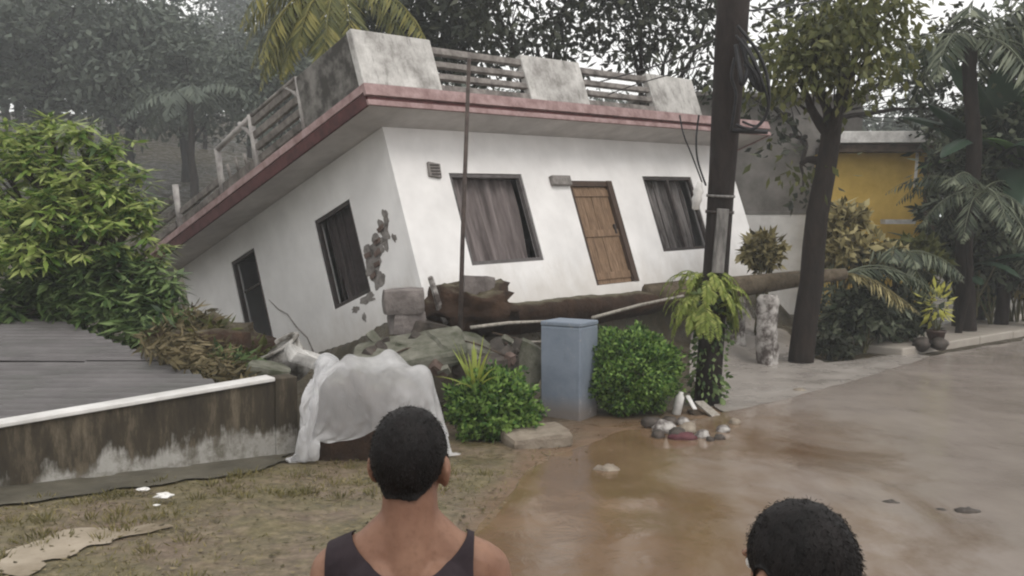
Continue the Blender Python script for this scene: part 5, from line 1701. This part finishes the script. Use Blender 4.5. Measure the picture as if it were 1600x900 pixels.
c = P(1500, 395, 22.0)
banana((c[0], c[1], gz(c[0], c[1])), 1.5, 8, 1.8, .42, M['banana_dark'], 'low young banana plant arching over the potted croton', 97, [(-1, -.3, .5), (-.8, .2, .9), (.6, -.4, .6), (.3, -.7, .7)])
for k, (px, py, Yv, h_, L_, lab) in enumerate(((1500, 300, 20.5, 0, 1.9, 'dark palm clump arching beside the yellow house'), (1570, 350, 22.5, 0, 1.8, 'dark palm clump above the kerb at the right edge'), (1400, 400, 19.5, 0, 1.5, 'low arching palm clump behind the fallen palm crown'))):
    c = P(px, py, Yv)
    palm((c[0], c[1], gz(c[0], c[1])), c[2] - gz(c[0], c[1]), 15, L_, 1.7, M['teal_leaf'], lab, 110 + k, 'palm clumps on the right bank', .08, .5, .05, name='palm_clump', nl=24)
c = P(1525, 60, 21.0)
palm((c[0], c[1], gz(c[0], c[1])), c[2] - gz(c[0], c[1]), 12, 2.6, 1.6, M['teal_leaf'], 'dark coconut palm behind the banana plants at the right', 99, None, .2, .7, .08, nl=24)

# ------------------------------------------------------------------ people
def skin_mat(name, c1, c2):
    b = NB(name)
    f = b.noise(9, 6, .6)
    f2 = b.noise(60, 5, .7)
    b.col(b.mix(b.ramp(f2, [(.5, 0.0), (.7, .35)]), b.ramp(f, [(.35, c1), (.65, c2)]), (c1[0] * .6, c1[1] * .55, c1[2] * .5))).rough(b.ramp(f, [(.35, .42), (.65, .62)]))
    b.p.inputs['Subsurface Weight'].default_value = .05
    b.p.inputs['Subsurface Radius'].default_value = (.012, .005, .003)
    b.p.inputs['Subsurface Scale'].default_value = .6
    b.bump(b.noise(140, 4, .6), .12, .002)
    return b.m
M['skin'] = skin_mat('brown_skin', (.175, .092, .062), (.245, .14, .096))
M['hair'] = rough_mat('black_hair', (.004, .0035, .0035), (.010, .008, .008), 30, .55, .5, .004, stretch=(1, 1, .3))
M['hair'].node_tree.nodes['Principled BSDF'].inputs['Specular IOR Level'].default_value = .18
def cloth(name, c1, c2):
    b = NB(name)
    f = b.noise(14, 6, .6)
    b.col(b.ramp(f, [(.35, c1), (.65, c2)])).rough(.9)
    wv = b.n('ShaderNodeTexWave')
    wv.inputs['Scale'].default_value = 160
    b.l(b.tc.outputs['Object'], wv.inputs['Vector'])
    b.bump(b.math('ADD', wv.outputs['Fac'], b.math('MULTIPLY', b.noise(9, 4, .55, (1, 1, .5), dist=1.0), 14)), .5, .006)
    return b.m
M['vest'] = cloth('dark_maroon_cotton', (.022, .016, .020), (.040, .030, .035))
M['shirt'] = cloth('dull_blue_cotton', (.07, .08, .10), (.11, .12, .15))
M['shorts'] = cloth('dark_grey_cotton', (.03, .03, .033), (.05, .05, .055))

def capsule(mb, a, b, ra, rb, n=14):
    a, b = Vector(a), Vector(b)
    d = b - a
    L = d.length
    t = d.normalized()
    pts, rad = [], []
    for k in range(5):
        an = math.pi / 2 * (1 - k / 4)
        pts.append(a - t * ra * math.sin(an)); rad.append(max(ra * math.cos(an), .0008))
    for k in range(1, 5):
        pts.append(a + d * k / 5); rad.append(ra + (rb - ra) * k / 5)
    for k in range(5):
        an = math.pi / 2 * k / 4
        pts.append(b + t * rb * math.sin(an)); rad.append(max(rb * math.cos(an), .0008))
    mb.tube(pts, rad, n)
def person(name, loc, rz, H, label, hair_f, tops, seed, head_rot=0.0, head_tilt=0.0, thin=0.0):
    random.seed(seed)
    e = empty(name, loc, rz, label, 'person')
    k = H / 1.68
    mb = MB()
    def C(a, b, ra, rb): capsule(mb, a, b, ra, rb)
    def E(c, r, M3=None): mb.blob(c, r, 20, 14, 0, 1, M3)
    for s in (-1, 1):
        C((s * .09, 0, .90), (s * .10, .02, .48), .088, .058)
        C((s * .10, .02, .48), (s * .105, -.015, .09), .058, .040)
        C((s * .10, .00, .36), (s * .102, -.02, .26), .055, .045)
        C((s * .105, -.035, .05), (s * .115, .11, .03), .040, .033)
        C((s * .115, .11, .03), (s * .12, .17, .022), .036, .024)
        C((s * .168, 0, 1.315), (s * .220, -.02, 1.05), .057, .043)
        C((s * .220, -.02, 1.05), (s * .25, .06, .85), .044, .028)
        E((s * .254, .085, .785), (.022, .040, .055))
        for j in range(4):
            yb = .055 + j * .022
            L1 = (.040, .046, .043, .033)[j]
            p0 = (s * .256, yb, .745); p1 = (s * .252, yb + .004, .745 - L1); p2 = (s * .240, yb + .008, .745 - L1 * 1.75)
            C(p0, p1, .0095, .0085); C(p1, p2, .0085, .007)
        C((s * .250, .055, .79), (s * .238, .118, .765), .013, .010)
        C((s * .238, .118, .765), (s * .228, .130, .728), .010, .008)
        # shoulders and neck
        C((s * .05, -.01, 1.375), (s * .155, -.005, 1.325), .055, .058)
        C((s * .030, -.015, 1.435), (s * .115, -.015, 1.345), .040, .045)
        E((s * .08, .05, 1.22), (.080, .07, .09))
        E((s * .07, -.055, 1.25), (.080, .06, .11))
        E((s * .07, -.055, .90), (.085, .085, .09))
    E((0, 0, .95), (.165, .11, .12))
    E((0, .005, 1.07), (.142, .10, .15))
    E((0, 0, 1.21), (.155, .110, .18))
    C((-.13, 0, 1.32), (.13, 0, 1.32), .068, .068)
    C((0, -.02, 1.33), (0, -.006, 1.53), .070, .060)
    # head
    hm = Matrix.Translation((0, 0, 1.50)) @ Matrix.Rotation(head_rot, 4, 'Z') @ Matrix.Rotation(head_tilt, 4, 'X')
    hb = MB()
    hb.blob((0, -.012, .085), (.076, .094, .095), 26, 18, 0, 1)
    hb.blob((0, .028, .03), (.060, .066, .075), 20, 14, 0, 1)
    hb.blob((0, .055, -.015), (.038, .036, .032), 16, 10, 0, 1)
    capsule(hb, (0, .088, .075), (0, .106, .042), .010, .014)
    for s in (-1, 1):
        hb.blob((s * .014, .094, .038), (.010, .012, .008), 10, 8, 0, 1)
        hb.blob((s * .030, .078, .090), (.026, .014, .010), 12, 8, 0, 1)
        M3 = Matrix.Rotation(s * .45, 3, 'Z')
        hb.blob((s * .084, -.008, .050), (.012, .021, .033), 12, 10, 0, 1, M3)
        hb.blob((s * .081, -.002, .022), (.009, .012, .014), 10, 8, 0, 1, M3)
    hb.blob((0, .090, .008), (.024, .010, .006), 12, 8, 0, 1)
    hb.blob((0, .088, -.003), (.021, .010, .007), 12, 8, 0, 1)
    mb.add([tuple(hm @ Vector(v)) for v in hb.v], hb.f)
    ob = mb.build('body', M['skin'], None, True)
    rm = ob.modifiers.new('r', 'REMESH'); rm.mode = 'VOXEL'; rm.voxel_size = .0062; rm.use_smooth_shade = True
    smo = ob.modifiers.new('s', 'SMOOTH'); smo.factor = .5; smo.iterations = 5
    dg = bpy.context.evaluated_depsgraph_get()
    me = bpy.data.meshes.new_from_object(ob.evaluated_get(dg))
    old = ob.data
    ob.modifiers.clear()
    ob.data = me
    bpy.data.meshes.remove(old)
    me.transform(Matrix.Scale(k, 4))
    me.polygons.foreach_set('use_smooth', [True] * len(me.polygons))
    ob.parent = e
    if not me.materials: me.materials.append(M['skin'])
    for s in (-1, 1):
        eb = MB().blob((0, 0, 0), (.0115,) * 3, 12, 8, 0, 1)
        p = hm @ Vector((s * .030, .080, .072))
        o = eb.build('eye', M['white_pvc'], e, True)
        o.location = p * k
    nv = len(me.vertices)
    co = np.empty(nv * 3, np.float32); me.vertices.foreach_get('co', co); co = co.reshape(-1, 3) / k
    no = np.empty(nv * 3, np.float32); me.vertices.foreach_get('normal', no); no = no.reshape(-1, 3)
    tris = []
    for p in me.polygons:
        v = list(p.vertices)
        tris += [(v[0], v[i], v[i + 1]) for i in range(1, len(v) - 1)]
    def shell(nm, field, off, mat, smooth=True, jit=None):
        f = field(co)
        o_ = off(co) if callable(off) else off
        V, Fs, _ = clip_mesh((co + no * np.asarray(o_).reshape(-1, 1)) * k, tris, f)
        m2 = bpy.data.meshes.new(nm)
        m2.from_pydata(V, [], Fs)
        o = link(nm, m2, mat, e, smooth)
        md = o.modifiers.new('t', 'SOLIDIFY'); md.thickness = .003; md.offset = -1
        return o
    Hi = np.array(hm.inverted())
    def hl(c): return c @ Hi[:3, :3].T + Hi[:3, 3]
    for nm, field, off, mat in tops: shell(nm, field, off, mat)
    hf = lambda c: hair_f(hl(c))
    def hoff(c):
        q = hl(c)
        return .007 + .004 * np.array([mnoise.noise(Vector(p * 45)) for p in q]) if len(q) < 1e6 else .007
    fv = hf(co)
    shell('hair', hf, lambda c: np.where(fv > -.03, .0075 + .003 * fbm(c[:, 0] * 3 + c[:, 2], c[:, 1] * 3 - c[:, 2], 22, 3), 0.0), M['hair'])
    # short strands standing out of the hair for a soft outline
    rs = np.random.default_rng(seed)
    ok = np.where(fv > 0.004)[0]
    pick = rs.choice(ok, 11000)
    base = co[pick] + no[pick] * .005 + rs.normal(0, .003, (len(pick), 3))
    d = no[pick] * .40 + rs.normal(0, .3, (len(pick), 3)) + np.array([0, -.25, -.65])
    st = leaves('hair_strands', base * k, d, rs.normal(size=d.shape), rs.uniform(.005, .010, len(pick)) * np.clip(.35 + fv[pick] * 14, .35, 1.0), np.full(len(pick), .0013), M['hair'], e)
    st['kind'] = 'stuff'
    return e

def hair_young(q):          # q in head space: x right, y face, z up
    base = np.interp(q[:, 1], [-.12, -.06, -.02, .02, .05, .09], [-.012, -.008, .045, .065, .085, .13])
    f = q[:, 2] - base
    ear = np.hypot((np.abs(q[:, 0]) - .09) / .012, np.hypot((q[:, 1] + .006) / .03, (q[:, 2] - .045) / .045))
    f = f + .007 * fbm(q[:, 0] * 4 + q[:, 1] * 3, q[:, 2] * 2 + q[:, 1] * 2, 20, 4)
    return np.minimum(f, (ear - 1.0) * .02)
def hair_old(q):
    base = np.interp(q[:, 1], [-.12, -.06, -.02, .02, .05, .09], [-.002, .0, .048, .07, .095, .15])
    f = q[:, 2] - base
    ear = np.hypot((np.abs(q[:, 0]) - .09) / .012, np.hypot((q[:, 1] + .006) / .03, (q[:, 2] - .045) / .045))
    f = f + .007 * fbm(q[:, 0] * 4 + q[:, 1] * 3, q[:, 2] * 2 + q[:, 1] * 2, 20, 4)
    return np.minimum(f, (ear - 1.0) * .02)
def vest(c):
    x, y, z = np.abs(c[:, 0]), c[:, 1], c[:, 2]
    neck = np.where(y < .02, 1.318, 1.25) + 5.2 * x * x + np.where(y < .02, 0, 3.0) * x * x
    f = neck - z
    arm = .158 - .05 * sm(1.30, 1.10, z) * 0 - x
    f = np.where(z > 1.19, np.minimum(f, np.where(z > 1.24, .140, .140 + .28 * (1.24 - z)) + np.where(c[:, 0] < 0, .040, 0) - x), np.minimum(f, .205 - x))
    return np.minimum(f, z - .86) 
def shorts(c):
    x, y, z = np.abs(c[:, 0]), c[:, 1], c[:, 2]
    return np.minimum(np.minimum(.95 - z, z - .50), .21 - x)
def tee(c):
    x, y, z = np.abs(c[:, 0]), c[:, 1], c[:, 2]
    f = np.where(x < .10, np.where(y < 0, 1.39, 1.35) + .35 * x - z, 1.0)
    f = np.where(x > .16, np.minimum(f, z - 1.13), f)
    f = np.minimum(f, np.where(x < .20, z - .84, z - 1.13))
    return f
p1 = P(640, 637, 2.1)
gz1 = gz(p1[0], p1[1])
person('person', (p1[0], p1[1], gz1), math.radians(2), (p1[2] - gz1) * 1.68 / 1.685, 'person seen from behind with short black hair and a dark sleeveless vest', hair_young, [('vest', vest, .008, M['vest']), ('shorts', shorts, .012, M['shorts'])], 5, math.radians(-14), math.radians(-4))
p2 = P(1256, 785, 1.52)
gz2 = gz(p2[0], p2[1])
person('person', (p2[0], p2[1], gz2), math.radians(8), (p2[2] - gz2) * 1.68 / 1.685, 'person of whom only the dark haired head shows at the bottom edge', hair_old, [('shirt', tee, .010, M['shirt']), ('shorts', shorts, .012, M['shorts'])], 6, math.radians(18), math.radians(-8))

# ------------------------------------------------------------------ misty air
b = bpy.data.materials.new('mist')
b.use_nodes = True
t = b.node_tree
t.nodes.clear()
vo = t.nodes.new('ShaderNodeVolumePrincipled')
vo.inputs['Color'].default_value = (.86, .90, .93, 1)
vo.inputs['Density'].default_value = 0.0019
vo.inputs['Anisotropy'].default_value = 0.0
oo = t.nodes.new('ShaderNodeOutputMaterial')
t.links.new(vo.outputs[0], oo.inputs['Volume'])
hz = MB().box((-430, -70, -4), (430, 710, 46)).build('haze', b)
tag(hz, kind='stuff')
